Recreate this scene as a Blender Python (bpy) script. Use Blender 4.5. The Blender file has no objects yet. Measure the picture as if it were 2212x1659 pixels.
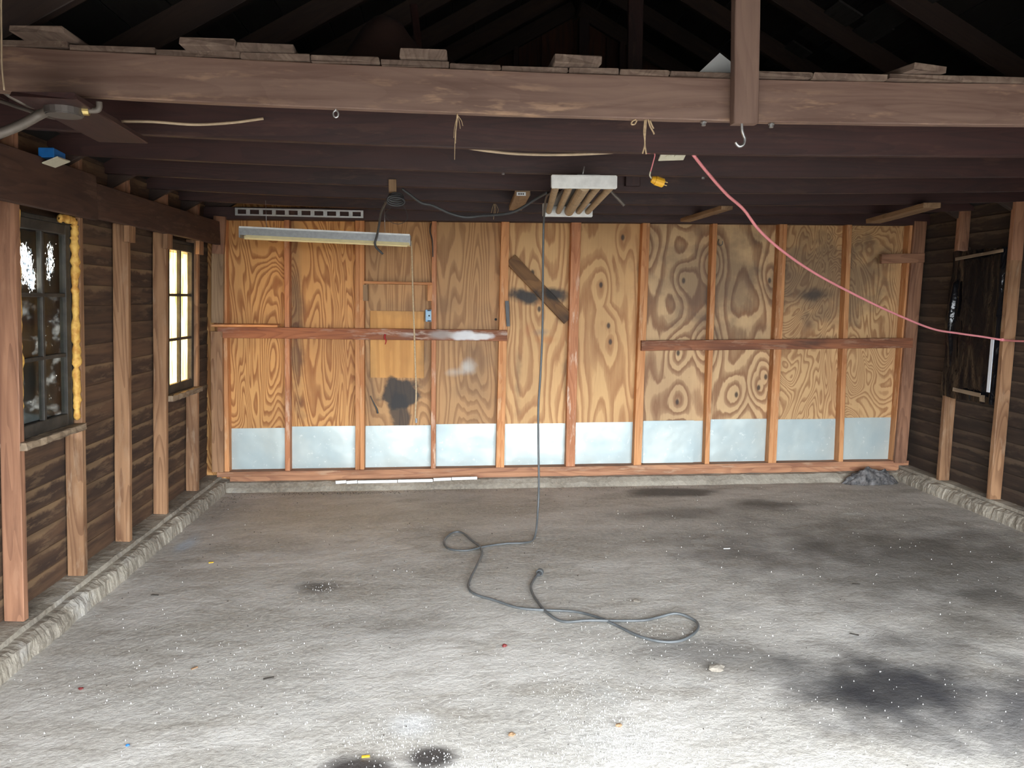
import bpy, bmesh, math, random
from mathutils import Vector as V, Matrix, noise as mnoise
random.seed(7)
sc = bpy.context.scene
COL = sc.collection

# ------------------------------------------------------------------ camera
FPX, CX, CY = 1665.0, 1106.0, 829.5
CAM = V((0, 0, 1.62))
ROT = Matrix(((0.99718275, 0.00724206, -0.07465998),
              (-0.07500344, 0.10982646, -0.99111686),
              (0.00102192, 0.99392439, 0.11006023)))
cd = bpy.data.cameras.new('camera'); cam = bpy.data.objects.new('camera', cd); COL.objects.link(cam)
cam.matrix_world = Matrix.Translation(CAM) @ ROT.to_4x4()
cd.sensor_width = 36.0; cd.lens = 36.0 * FPX / 2212.0; cd.clip_start = 0.02
sc.camera = cam

# ------------------------------------------------------------------ light
w = bpy.data.worlds.new('sky'); sc.world = w; w.use_nodes = True
bg = w.node_tree.nodes['Background']
bg.inputs[0].default_value = (0.88, 0.94, 1.0, 1); bg.inputs[1].default_value = 3.2
sd = bpy.data.lights.new('sun', 'SUN'); sd.energy = 9.0; sd.angle = 0.01; sd.color = (1, 0.93, 0.82)
sun = bpy.data.objects.new('sun', sd); COL.objects.link(sun)
sun.rotation_euler = V((0.80, -0.22, -0.50)).to_track_quat('-Z', 'Y').to_euler()
pd = bpy.data.lights.new('door_portal', 'AREA'); pd.shape = 'RECTANGLE'; pd.size = 5.2; pd.size_y = 1.98
pd.cycles.is_portal = True
portal = bpy.data.objects.new('door_portal', pd); COL.objects.link(portal)
portal.location = (1.0, 0.10, 0.99); portal.rotation_euler = (math.radians(90), 0, 0)
vs = sc.view_settings
vs.view_transform = 'Standard'; vs.look = 'None'; vs.gamma = 1.0; vs.use_curve_mapping = False
vs.exposure = 2.95
sc.cycles.max_bounces = 6; sc.cycles.diffuse_bounces = 5; sc.cycles.glossy_bounces = 2; sc.cycles.transparent_max_bounces = 6
sc.cycles.sample_clamp_indirect = 6.0; sc.cycles.adaptive_threshold = 0.04
sc.cycles.caustics_reflective = False; sc.cycles.caustics_refractive = False

# ------------------------------------------------------------------ helpers
def at(px, py, axis, val):
    """point where the sight line of a photo pixel meets a real plane of the room"""
    r = ROT @ V(((px - CX) / FPX, -(py - CY) / FPX, -1.0))
    i = 'xyz'.index(axis)
    return CAM + r * ((val - CAM[i]) / r[i])
def aty(px, py, y): return at(px, py, 'y', y)
def atz(px, py, z=0.0): return at(px, py, 'z', z)
def LX(x, z): return x + 0.045 * (z - 0.12)      # the left wall leans in a little
def RX(x, z): return x + 0.018 * (z - 0.12)

def hx(r, g, b):
    def f(c):
        c /= 255.0
        return c / 12.92 if c <= 0.04045 else ((c + 0.055) / 1.055) ** 2.4
    return (f(r), f(g), f(b), 1.0)

def link(o, parent=None):
    COL.objects.link(o)
    if parent is not None:
        o.parent = parent
        o.matrix_parent_inverse = parent.matrix_basis.inverted()
    return o
def empty(name, loc=(0, 0, 0), kind=None, label=None, cat=None, group=None):
    o = bpy.data.objects.new(name, None); o.location = loc; o.empty_display_size = 0.1
    COL.objects.link(o); tag(o, label, cat, group, kind)
    return o
def tag(o, label=None, cat=None, group=None, kind=None):
    if label: o['label'] = label
    if cat: o['category'] = cat
    if group: o['group'] = group
    if kind: o['kind'] = kind
    return o
def mesh_obj(name, verts, faces, mat, parent=None, mw=None, smooth=False):
    m = bpy.data.meshes.new(name); m.from_pydata([tuple(v) for v in verts], [], faces); m.update()
    if mat is not None: m.materials.append(mat)
    if smooth:
        for p in m.polygons: p.use_smooth = True
    o = bpy.data.objects.new(name, m)
    if mw is not None: o.matrix_world = mw
    return link(o, parent)
def bm_obj(name, bm, mat, parent=None, mw=None, smooth=False):
    bmesh.ops.recalc_face_normals(bm, faces=bm.faces)
    m = bpy.data.meshes.new(name); bm.to_mesh(m); bm.free()
    if mat is not None: m.materials.append(mat)
    if smooth:
        for p in m.polygons: p.use_smooth = True
    o = bpy.data.objects.new(name, m)
    if mw is not None: o.matrix_world = mw
    return link(o, parent)

def plank(name, parent, a, b, wdir, W, T, mat, nseg=1, sag=0.0, jit=0.0, ch=0.003, ends=0.0, bend=None):
    """a board from a to b; W wide along wdir, T thick, worn edges; local X runs with the grain"""
    a = V(a); b = V(b); X = (b - a).normalized(); Y = V(wdir); Y = (Y - X * Y.dot(X)).normalized(); Z = X.cross(Y)
    L = (b - a).length; hw, ht = W / 2, T / 2; ch = min(ch, hw * 0.4, ht * 0.4)
    sec = [(-hw + ch, -ht), (hw - ch, -ht), (hw, -ht + ch), (hw, ht - ch), (hw - ch, ht), (-hw + ch, ht), (-hw, ht - ch), (-hw, -ht + ch)]
    vs_, fs = [], []
    rnd = random.Random(hash((round(a.x, 3), round(a.y, 3), round(a.z, 3), round(W, 3))) & 0xffffff)
    for i in range(nseg + 1):
        u = i / nseg; x = (u - 0.5) * L; s = -sag * (1 - (2 * u - 1) ** 2) + (bend(a.x + (b.x - a.x) * u) if bend else 0.0)
        for (y, z) in sec:
            xx = x
            if ends and i in (0, nseg): xx += rnd.uniform(-ends, ends)
            vs_.append((xx, y + s + rnd.uniform(-jit, jit), z + rnd.uniform(-jit, jit) * 0.5))
    k = 8
    for i in range(nseg):
        for j in range(k):
            fs.append((i * k + j, i * k + (j + 1) % k, (i + 1) * k + (j + 1) % k, (i + 1) * k + j))
    fs.append(tuple(range(k - 1, -1, -1))); fs.append(tuple(nseg * k + j for j in range(k)))
    mw = Matrix.Identity(4)
    for r in range(3): mw[r][0] = X[r]; mw[r][1] = Y[r]; mw[r][2] = Z[r]; mw[r][3] = (a[r] + b[r]) / 2
    return mesh_obj(name, vs_, fs, mat, parent, mw)

def box_bm(bm, lo, hi):
    x0, y0, z0 = lo; x1, y1, z1 = hi
    v = [bm.verts.new(p) for p in [(x0, y0, z0), (x1, y0, z0), (x1, y1, z0), (x0, y1, z0), (x0, y0, z1), (x1, y0, z1), (x1, y1, z1), (x0, y1, z1)]]
    for f in [(3, 2, 1, 0), (4, 5, 6, 7), (0, 1, 5, 4), (1, 2, 6, 5), (2, 3, 7, 6), (3, 0, 4, 7)]: bm.faces.new([v[i] for i in f])
def box(name, parent, lo, hi, mat, bev=0.0, c=None):
    """box in world corners, origin at its centre"""
    lo = V(lo); hi = V(hi); c = (lo + hi) / 2
    bm = bmesh.new(); box_bm(bm, lo - c, hi - c)
    if bev: bmesh.ops.bevel(bm, geom=list(bm.edges), offset=bev, segments=2, affect='EDGES')
    return bm_obj(name, bm, mat, parent, Matrix.Translation(c))
def catmull(pts, n=8):
    P = [V(p) for p in pts]; P = [P[0] * 2 - P[1]] + P + [P[-1] * 2 - P[-2]]; out = []
    for i in range(1, len(P) - 2):
        for k in range(n):
            t = k / n; a, b, c, d = P[i - 1], P[i], P[i + 1], P[i + 2]
            out.append(0.5 * ((2 * b) + (c - a) * t + (2 * a - 5 * b + 4 * c - d) * t * t + (3 * b - a - 3 * c + d) * t ** 3))
    out.append(P[-2]); return out
def tube(name, parent, pts, r, mat, n=8, sides=8, smooth_path=True, taper=None):
    P = catmull(pts, n) if smooth_path and len(pts) > 2 else [V(p) for p in pts]
    c = P[0].copy(); vs_, fs = [], []
    up = V((0.13, 0.21, 0.97))
    for i, p in enumerate(P):
        t = (P[min(i + 1, len(P) - 1)] - P[max(i - 1, 0)]).normalized()
        u = up - t * up.dot(t)
        if u.length < 1e-3: u = V((1, 0, 0)) - t * t.x
        u.normalize(); v = t.cross(u); up = u
        rr = r if taper is None else r * (1 + (taper - 1) * i / (len(P) - 1))
        for k in range(sides):
            a = 2 * math.pi * k / sides; vs_.append(p - c + (u * math.cos(a) + v * math.sin(a)) * rr)
    for i in range(len(P) - 1):
        for k in range(sides): fs.append((i * sides + k, i * sides + (k + 1) % sides, (i + 1) * sides + (k + 1) % sides, (i + 1) * sides + k))
    fs.append(tuple(range(sides - 1, -1, -1))); fs.append(tuple((len(P) - 1) * sides + k for k in range(sides)))
    return mesh_obj(name, vs_, fs, mat, parent, Matrix.Translation(c), smooth=True)
def cyl(name, parent, a, b, r, mat, sides=14, r2=None, bev=0.0):
    a = V(a); b = V(b); d = (b - a); L = d.length
    bm = bmesh.new(); bmesh.ops.create_cone(bm, cap_ends=True, segments=sides, radius1=r, radius2=r if r2 is None else r2, depth=L)
    if bev: bmesh.ops.bevel(bm, geom=[e for e in bm.edges if abs(e.verts[0].co.z - e.verts[1].co.z) < 1e-6], offset=bev, segments=2, affect='EDGES')
    mw = Matrix.Translation((a + b) / 2) @ d.to_track_quat('Z', 'Y').to_matrix().to_4x4()
    return bm_obj(name, bm, mat, parent, mw)

# ------------------------------------------------------------------ materials
def N(nt, typ, ins=None, **props):
    n = nt.nodes.new('ShaderNode' + typ)
    for k, v in props.items(): setattr(n, k, v)
    for k, v in (ins or {}).items():
        if hasattr(v, 'is_linked') or isinstance(v, bpy.types.NodeSocket): nt.links.new(v, n.inputs[k])
        else: n.inputs[k].default_value = v
    return n
def MA(nt, op, a, b=None, c=None, clamp=False):
    d = {0: a}
    if b is not None: d[1] = b
    if c is not None: d[2] = c
    return N(nt, 'Math', d, operation=op, use_clamp=clamp).outputs[0]
def MIX(nt, f, a, b, blend='MIX'):
    n = N(nt, 'Mix', {0: f, 6: a, 7: b}, data_type='RGBA', blend_type=blend); return n.outputs[2]
def VM(nt, op, a, b=None):
    d = {0: a}
    if b is not None: d[1] = b
    return N(nt, 'VectorMath', d, operation=op).outputs['Value' if op in ('LENGTH', 'DOT_PRODUCT', 'DISTANCE') else 'Vector']
def NOISE(nt, vec, scale, detail=3.0, rough=0.5, dist=0.0):
    return N(nt, 'TexNoise', {'Vector': vec, 'Scale': scale, 'Detail': detail, 'Roughness': rough, 'Distortion': dist}).outputs[0]
def RANGE(nt, v, a, b, c=0.0, d=1.0, smooth=True):
    return N(nt, 'MapRange', {0: v, 1: a, 2: b, 3: c, 4: d}, interpolation_type='SMOOTHSTEP' if smooth else 'LINEAR').outputs[0]
def new_mat(name):
    m = bpy.data.materials.new(name); m.use_nodes = True; nt = m.node_tree
    return m, nt, nt.nodes['Principled BSDF']
def STAINS(nt, col, spots, pos=None, wob=0.35, ns=7.0):
    """marks with a shape of their own: (centre, radii, colour, strength, inner edge)"""
    if pos is None: pos = N(nt, 'NewGeometry').outputs['Position']
    n = N(nt, 'TexNoise', {'Vector': pos, 'Scale': ns, 'Detail': 4.0})
    w_ = MA(nt, 'MULTIPLY', MA(nt, 'SUBTRACT', n.outputs[0], 0.5), wob * 4)
    for c, r, colr, s, inner in spots:
        d = VM(nt, 'LENGTH', VM(nt, 'DIVIDE', VM(nt, 'SUBTRACT', pos, tuple(c)), tuple(r)))
        f = RANGE(nt, MA(nt, 'ADD', d, w_), inner, 1.0, s, 0.0)
        col = MIX(nt, f, col, colr)
    return col
SOOT = (0.012, 0.011, 0.011, 1)
WALL_MARKS = [   # spray, soot and broader darker marks on the plywood wall
    ((0.62, 6.6, 1.64), (0.20, 0.3, 0.085), SOOT, 0.97, 0.40), ((0.86, 6.6, 1.66), (0.15, 0.3, 0.085), SOOT, 0.95, 0.35),
    ((3.18, 6.6, 1.66), (0.23, 0.3, 0.08), SOOT, 0.92, 0.15), ((0.95, 6.6, 1.45), (0.10, 0.3, 0.10), SOOT, 0.5, 0.1),
    ((-0.46, 6.6, 0.80), (0.17, 0.3, 0.17), SOOT, 0.93, 0.72), ((-0.47, 6.6, 0.66), (0.11, 0.3, 0.22), SOOT, 0.85, 0.6),
    ((0.11, 6.6, 1.03), (0.10, 0.3, 0.10), (0.72, 0.72, 0.68, 1), 0.75, 0.05), ((0.00, 6.6, 0.99), (0.12, 0.3, 0.05), (0.6, 0.6, 0.55, 1), 0.4, 0.0),
    ((0.80, 6.6, 1.27), (0.16, 0.3, 0.06), (0.50, 0.16, 0.03, 1), 0.5, 0.0), ((0.64, 6.6, 1.36), (0.07, 0.3, 0.10), (0.45, 0.12, 0.03, 1), 0.4, 0.0),
    ((0.76, 6.6, 1.33), (0.10, 0.3, 0.05), (0.12, 0.12, 0.13, 1), 0.5, 0.0),
    ((0.55, 6.6, 0.9), (0.05, 0.3, 0.4), SOOT, 0.45, 0.0), ((0.97, 6.6, 1.0), (0.05, 0.3, 0.35), SOOT, 0.4, 0.0),
    ((1.03, 6.6, 1.24), (0.05, 0.3, 0.05), (0.25, 0.55, 0.12, 1), 0.5, 0.1), ((-0.33, 6.6, 1.55), (0.5, 0.3, 0.12), (0.10, 0.06, 0.03, 1), 0.35, 0.0),
    ((-0.72, 6.6, 0.85), (0.07, 0.3, 0.6), SOOT, 0.35, 0.0), ((-0.25, 6.6, 1.1), (0.09, 0.3, 0.35), SOOT, 0.4, 0.0), ((0.2, 6.6, 1.0), (0.3, 0.3, 0.7), (0.06, 0.045, 0.03, 1), 0.30, 0.0),
    ((-1.33, 6.6, 1.35), (0.10, 0.3, 0.9), (0.04, 0.025, 0.02, 1), 0.55, 0.2), ((2.22, 6.6, 1.62), (0.06, 0.2, 0.25), SOOT, 0.5, 0.0),
    ((2.2, 6.6, 1.80), (0.75, 0.3, 0.55), (0.085, 0.058, 0.042, 1), 0.50, 0.3), ((3.35, 6.6, 1.78), (0.75, 0.3, 0.52), (0.085, 0.062, 0.046, 1), 0.55, 0.4),  # two broad darker patches high in the right-hand bays
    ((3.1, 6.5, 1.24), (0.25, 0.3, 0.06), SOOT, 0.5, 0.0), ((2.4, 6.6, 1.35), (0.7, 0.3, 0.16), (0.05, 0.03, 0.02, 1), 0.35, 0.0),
]
def ply_mat(name, light, dark, K=14.0, sx=0.55, sy=2.4, knots=0.0, contrast=1.0, marks=True, warp=0.0):
    m, nt, p = new_mat(name)
    oc = N(nt, 'TexCoord').outputs['Object']; rnd = N(nt, 'ObjectInfo').outputs['Random']
    off = N(nt, 'CombineXYZ', {0: MA(nt, 'MULTIPLY', rnd, 31.0), 1: MA(nt, 'MULTIPLY', rnd, 17.0), 2: MA(nt, 'MULTIPLY', rnd, 53.0)}).outputs[0]
    v = VM(nt, 'ADD', VM(nt, 'MULTIPLY', oc, (sx, sy, 0.0)), off)
    n1 = NOISE(nt, v, 1.0, 2.0, 0.45, 0.25 + warp)
    wob = NOISE(nt, VM(nt, 'ADD', VM(nt, 'MULTIPLY', oc, (5.0, 30.0, 0)), off), 1.0, 3.0, 0.6)
    g = MA(nt, 'ADD', MA(nt, 'MULTIPLY', n1, K), MA(nt, 'MULTIPLY', wob, 0.42))
    if knots:
        vo = N(nt, 'TexVoronoi', {'Vector': VM(nt, 'ADD', VM(nt, 'MULTIPLY', oc, (1.5, 2.5, 0)), off), 'Scale': 1.0, 'Randomness': 1.0}, feature='F1', voronoi_dimensions='2D')
        kd = vo.outputs['Distance']
        g = MA(nt, 'ADD', g, MA(nt, 'MULTIPLY', MA(nt, 'POWER', 2.718, MA(nt, 'MULTIPLY', MA(nt, 'MULTIPLY', kd, kd), -14.0)), knots))
    fr = MA(nt, 'FRACT', g)
    band = N(nt, 'ValToRGB', {0: fr}); cr = band.color_ramp
    cr.elements[0].position = 0.0; cr.elements[0].color = (0, 0, 0, 1); cr.elements[1].position = 1.0; cr.elements[1].color = (0, 0, 0, 1)
    for pos_, val in ((0.42, 0.06), (0.52, 0.55), (0.80, 1.0), (0.90, 0.9)):
        e = cr.elements.new(pos_); e.color = (val, val, val, 1)
    fib = NOISE(nt, VM(nt, 'ADD', VM(nt, 'MULTIPLY', oc, (3.0, 170.0, 0)), off), 1.0, 2.0, 0.6)
    big = NOISE(nt, VM(nt, 'ADD', oc, off), 1.7, 3.0)
    f = MA(nt, 'MULTIPLY', band.outputs[0], contrast)
    f = MA(nt, 'ADD', f, MA(nt, 'MULTIPLY', MA(nt, 'SUBTRACT', fib, 0.5), 0.7), clamp=True)
    col = MIX(nt, f, light, dark)
    col = MIX(nt, RANGE(nt, big, 0.35, 0.75, 0.0, 0.35), col, (dark[0] * 0.7, dark[1] * 0.7, dark[2] * 0.8, 1))
    if knots:
        col = MIX(nt, RANGE(nt, kd, 0.02, 0.055, 0.9, 0.0), col, (0.03, 0.015, 0.008, 1))
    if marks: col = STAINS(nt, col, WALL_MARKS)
    nt.links.new(col, p.inputs['Base Color']); p.inputs['Roughness'].default_value = 0.62
    b = N(nt, 'Bump', {'Strength': 0.15, 'Distance': 0.004, 'Height': fib}); nt.links.new(b.outputs[0], p.inputs['Normal'])
    return m
def wood_mat(name, c1, c2, wear=None, wear_amt=0.3, ring=0.4, rough=0.72, marks=None, var=0.25, edge=None):
    m, nt, p = new_mat(name)
    oc = N(nt, 'TexCoord').outputs['Object']; rnd = N(nt, 'ObjectInfo').outputs['Random']
    off = N(nt, 'CombineXYZ', {0: MA(nt, 'MULTIPLY', rnd, 41.0), 1: MA(nt, 'MULTIPLY', rnd, 13.0), 2: MA(nt, 'MULTIPLY', rnd, 29.0)}).outputs[0]
    n1 = NOISE(nt, VM(nt, 'ADD', VM(nt, 'MULTIPLY', oc, (1.6, 22, 22)), off), 1.0, 4.0, 0.6, 0.4)
    n2 = NOISE(nt, VM(nt, 'ADD', VM(nt, 'MULTIPLY', oc, (0.8, 7, 7)), off), 1.0, 1.0, 0.4, 0.3)
    r = RANGE(nt, MA(nt, 'FRACT', MA(nt, 'MULTIPLY', n2, 13.0)), 0.4, 0.95)
    f = MA(nt, 'ADD', MA(nt, 'MULTIPLY', RANGE(nt, n1, 0.3, 0.7), 1 - ring), MA(nt, 'MULTIPLY', r, ring), clamp=True)
    col = MIX(nt, f, c1, c2)
    n3 = NOISE(nt, VM(nt, 'ADD', VM(nt, 'MULTIPLY', oc, (1.3, 3, 3)), off), 1.0, 3.0, 0.55)
    col = MIX(nt, RANGE(nt, n3, 0.45, 0.75, 0.0, 0.6), col, (c2[0] * 0.55, c2[1] * 0.52, c2[2] * 0.5, 1))
    val = MA(nt, 'ADD', 1.0 - var, MA(nt, 'MULTIPLY', rnd, 2 * var))
    col = MIX(nt, 1.0, col, N(nt, 'CombineXYZ', {0: val, 1: val, 2: val}).outputs[0], 'MULTIPLY')
    if wear:
        n4 = NOISE(nt, VM(nt, 'ADD', VM(nt, 'MULTIPLY', oc, (5, 26, 26)), off), 1.0, 4.0, 0.65)
        n5 = NOISE(nt, VM(nt, 'ADD', VM(nt, 'MULTIPLY', oc, (1.2, 5, 5)), off), 1.0, 2.0)
        col = MIX(nt, MA(nt, 'MULTIPLY', RANGE(nt, n4, 0.52, 0.66), RANGE(nt, n5, 0.35, 0.7, 0.0, wear_amt)), col, wear)
    if edge:    # dust and pale wear lying along the lapped edge of each board
        yy = N(nt, 'SeparateXYZ', {0: oc}).outputs[1]
        n6 = NOISE(nt, VM(nt, 'ADD', VM(nt, 'MULTIPLY', oc, (5.5, 9, 9)), off), 1.0, 5.0, 0.65)
        e = MA(nt, 'ADD', yy, MA(nt, 'MULTIPLY', MA(nt, 'SUBTRACT', n6, 0.5), 0.11))
        col = MIX(nt, MA(nt, 'MULTIPLY', RANGE(nt, e, 0.034, 0.056), RANGE(nt, NOISE(nt, VM(nt, 'ADD', VM(nt, 'MULTIPLY', oc, (1.1, 3, 3)), off), 1.0, 3.0), 0.35, 0.65, 0.05, 0.6)), col, edge)
    if marks: col = STAINS(nt, col, marks)
    nt.links.new(col, p.inputs['Base Color']); p.inputs['Roughness'].default_value = rough
    b = N(nt, 'Bump', {'Strength': 0.25, 'Distance': 0.004, 'Height': n1}); nt.links.new(b.outputs[0], p.inputs['Normal'])
    return m
def plain(name, c, rough=0.5, metal=0.0, noise_amt=0.2, scale=30.0, c2=None):
    m, nt, p = new_mat(name)
    pos = N(nt, 'TexCoord').outputs['Object']
    n = NOISE(nt, pos, scale, 4.0, 0.6)
    c2 = c2 or (c[0] * (1 - noise_amt), c[1] * (1 - noise_amt), c[2] * (1 - noise_amt), 1)
    nt.links.new(MIX(nt, RANGE(nt, n, 0.35, 0.7), c, c2), p.inputs['Base Color'])
    p.inputs['Roughness'].default_value = rough; p.inputs['Metallic'].default_value = metal
    return m

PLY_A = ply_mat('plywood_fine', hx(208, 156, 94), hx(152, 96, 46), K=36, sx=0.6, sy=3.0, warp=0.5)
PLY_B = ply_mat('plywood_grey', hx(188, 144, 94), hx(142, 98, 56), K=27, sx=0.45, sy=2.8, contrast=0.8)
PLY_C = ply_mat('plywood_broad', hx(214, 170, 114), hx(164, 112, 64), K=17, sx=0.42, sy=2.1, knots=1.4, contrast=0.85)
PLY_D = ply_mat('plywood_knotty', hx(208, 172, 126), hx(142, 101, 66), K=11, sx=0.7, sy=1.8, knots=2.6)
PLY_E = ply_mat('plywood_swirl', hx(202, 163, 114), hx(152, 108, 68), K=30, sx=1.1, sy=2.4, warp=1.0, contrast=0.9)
PLY_PATCH = ply_mat('plywood_patch', hx(214, 158, 86), hx(176, 118, 54), K=8, sx=0.3, sy=3.0, contrast=0.5)
STUD = wood_mat('orange_stud', hx(212, 154, 102), hx(176, 112, 66), hx(225, 190, 150), 0.5, var=0.16)
STUD_RED = wood_mat('red_stud', hx(204, 142, 100), hx(164, 102, 66), hx(230, 205, 180), 0.9, var=0.1)
RAIL_L = wood_mat('rail_wood_painted', hx(166, 104, 68), hx(124, 72, 46), hx(220, 205, 190), 0.5, var=0.05, marks=[
    ((0.08, 6.5, 1.31), (0.12, 0.3, 0.045), (0.75, 0.76, 0.78, 1), 0.9, 0.45), ((0.24, 6.5, 1.30), (0.12, 0.3, 0.04), (0.78, 0.78, 0.78, 1), 0.9, 0.5),
    ((-0.12, 6.5, 1.32), (0.16, 0.3, 0.05), (0.40, 0.38, 0.36, 1), 0.7, 0.2), ((-0.38, 6.5, 1.32), (0.1, 0.3, 0.03), (0.45, 0.40, 0.37, 1), 0.5, 0.1)])
RAIL_R = wood_mat('rail_wood_dark', hx(148, 92, 60), hx(104, 62, 42), hx(210, 180, 150), 0.4, var=0.05, marks=[((3.1, 6.5, 1.24), (0.25, 0.3, 0.06), SOOT, 0.6, 0.0)])
GREYSTUD = wood_mat('weathered_stud', hx(160, 121, 87), hx(112, 77, 51), hx(172, 148, 122), 0.4, ring=0.5, var=0.14)
REDPOST = wood_mat('reddish_post', hx(156, 112, 84), hx(110, 74, 54), hx(190, 150, 120), 0.3, var=0.1)
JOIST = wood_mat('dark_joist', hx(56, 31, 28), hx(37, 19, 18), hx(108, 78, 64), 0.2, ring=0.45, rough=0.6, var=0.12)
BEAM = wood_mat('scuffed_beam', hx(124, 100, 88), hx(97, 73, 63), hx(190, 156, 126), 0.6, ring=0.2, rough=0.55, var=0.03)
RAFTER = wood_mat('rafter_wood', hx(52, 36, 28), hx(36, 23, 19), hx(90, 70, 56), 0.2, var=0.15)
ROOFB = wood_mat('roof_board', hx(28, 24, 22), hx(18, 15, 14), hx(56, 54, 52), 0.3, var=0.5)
LOFT = wood_mat('grey_loft_board', hx(112, 95, 83), hx(80, 63, 54), hx(146, 128, 112), 0.4, rough=0.85, var=0.15)
GABLE = wood_mat('gable_board', hx(78, 44, 26), hx(52, 28, 18), None, var=0.15)
LEDGER = wood_mat('ledger_wood', hx(82, 56, 43), hx(58, 36, 29), hx(126, 98, 78), 0.3, var=0.06)
BLOCK = wood_mat('pale_block', hx(160, 130, 98), hx(120, 92, 66), None, var=0.1)
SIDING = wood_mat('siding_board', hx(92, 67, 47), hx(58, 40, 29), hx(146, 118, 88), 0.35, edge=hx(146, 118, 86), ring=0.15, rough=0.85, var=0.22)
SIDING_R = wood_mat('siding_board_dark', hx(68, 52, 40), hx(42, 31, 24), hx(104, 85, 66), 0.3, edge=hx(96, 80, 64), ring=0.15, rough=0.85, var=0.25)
SILLW = wood_mat('sill_plate', hx(184, 134, 98), hx(136, 90, 66), hx(205, 180, 150), 0.4, var=0.1)
WEATHERED = wood_mat('old_window_sill', hx(150, 130, 106), hx(96, 80, 64), hx(190, 176, 156), 0.6, var=0.1)

def galv():
    m, nt, p = new_mat('galvanised_sheet')
    pos = N(nt, 'NewGeometry').outputs['Position']
    n1 = NOISE(nt, pos, 3.0, 3.0); n2 = NOISE(nt, pos, 26.0, 4.0, 0.65)
    col = MIX(nt, RANGE(nt, n1, 0.3, 0.7), hx(190, 199, 195), hx(172, 186, 187))
    col = MIX(nt, RANGE(nt, n2, 0.6, 0.75, 0.0, 0.5), col, hx(240, 240, 234))
    nt.links.new(col, p.inputs['Base Color']); p.inputs['Metallic'].default_value = 0.35
    nt.links.new(RANGE(nt, n1, 0.2, 0.8, 0.38, 0.55), p.inputs['Roughness'])
    b = N(nt, 'Bump', {'Strength': 0.35, 'Distance': 0.02, 'Height': NOISE(nt, pos, 4.5, 2.0)}); nt.links.new(b.outputs[0], p.inputs['Normal'])
    return m
GALV = galv()

def concrete(name, base1, base2, spots, bump=0.5):
    m, nt, p = new_mat(name)
    pos = N(nt, 'NewGeometry').outputs['Position']
    big = NOISE(nt, VM(nt, 'MULTIPLY', pos, (0.7, 1.5, 1)), 1.1, 4.0, 0.55, 0.6)
    mid = NOISE(nt, VM(nt, 'MULTIPLY', pos, (1.6, 3.2, 1)), 2.2, 5.0, 0.6, 0.4); fine = NOISE(nt, pos, 38.0, 5.0, 0.7); grit = NOISE(nt, pos, 160.0, 2.0)
    col = MIX(nt, RANGE(nt, big, 0.32, 0.68), base1, base2)
    brn = NOISE(nt, VM(nt, 'ADD', VM(nt, 'MULTIPLY', pos, (1.0, 2.2, 1)), (3, 1, 7)), 1.5, 5.0, 0.6, 0.8)
    col = MIX(nt, RANGE(nt, brn, 0.46, 0.66, 0.0, 0.42), col, (base2[0] * 0.60, base2[1] * 0.55, base2[2] * 0.47, 1))
    col = MIX(nt, RANGE(nt, mid, 0.48, 0.72, 0.0, 0.55), col, (base2[0] * 0.62, base2[1] * 0.58, base2[2] * 0.53, 1))
    col = MIX(nt, RANGE(nt, NOISE(nt, VM(nt, 'ADD', pos, (5, 9, 2)), 2.6, 5.0, 0.65, 0.3), 0.56, 0.72, 0.0, 0.45), col, (0.46, 0.45, 0.43, 1))
    col = MIX(nt, RANGE(nt, fine, 0.35, 0.7, 0.0, 0.35), col, (base1[0] * 1.35, base1[1] * 1.35, base1[2] * 1.3, 1))
    col = MIX(nt, RANGE(nt, grit, 0.62, 0.75, 0.0, 0.4), col, (0.05, 0.05, 0.048, 1))
    col = STAINS(nt, col, spots, pos, wob=0.28, ns=3.5)
    nt.links.new(col, p.inputs['Base Color']); p.inputs['Roughness'].default_value = 0.72
    h = MA(nt, 'ADD', MA(nt, 'MULTIPLY', fine, 0.6), MA(nt, 'MULTIPLY', NOISE(nt, pos, 9.0, 4.0), 0.8))
    b = N(nt, 'Bump', {'Strength': bump, 'Distance': 0.012, 'Height': h}); nt.links.new(b.outputs[0], p.inputs['Normal'])
    return m
OIL = (0.012, 0.012, 0.016, 1); DAMP = (0.055, 0.047, 0.038, 1); CHALK = (0.72, 0.72, 0.72, 1)
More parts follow.
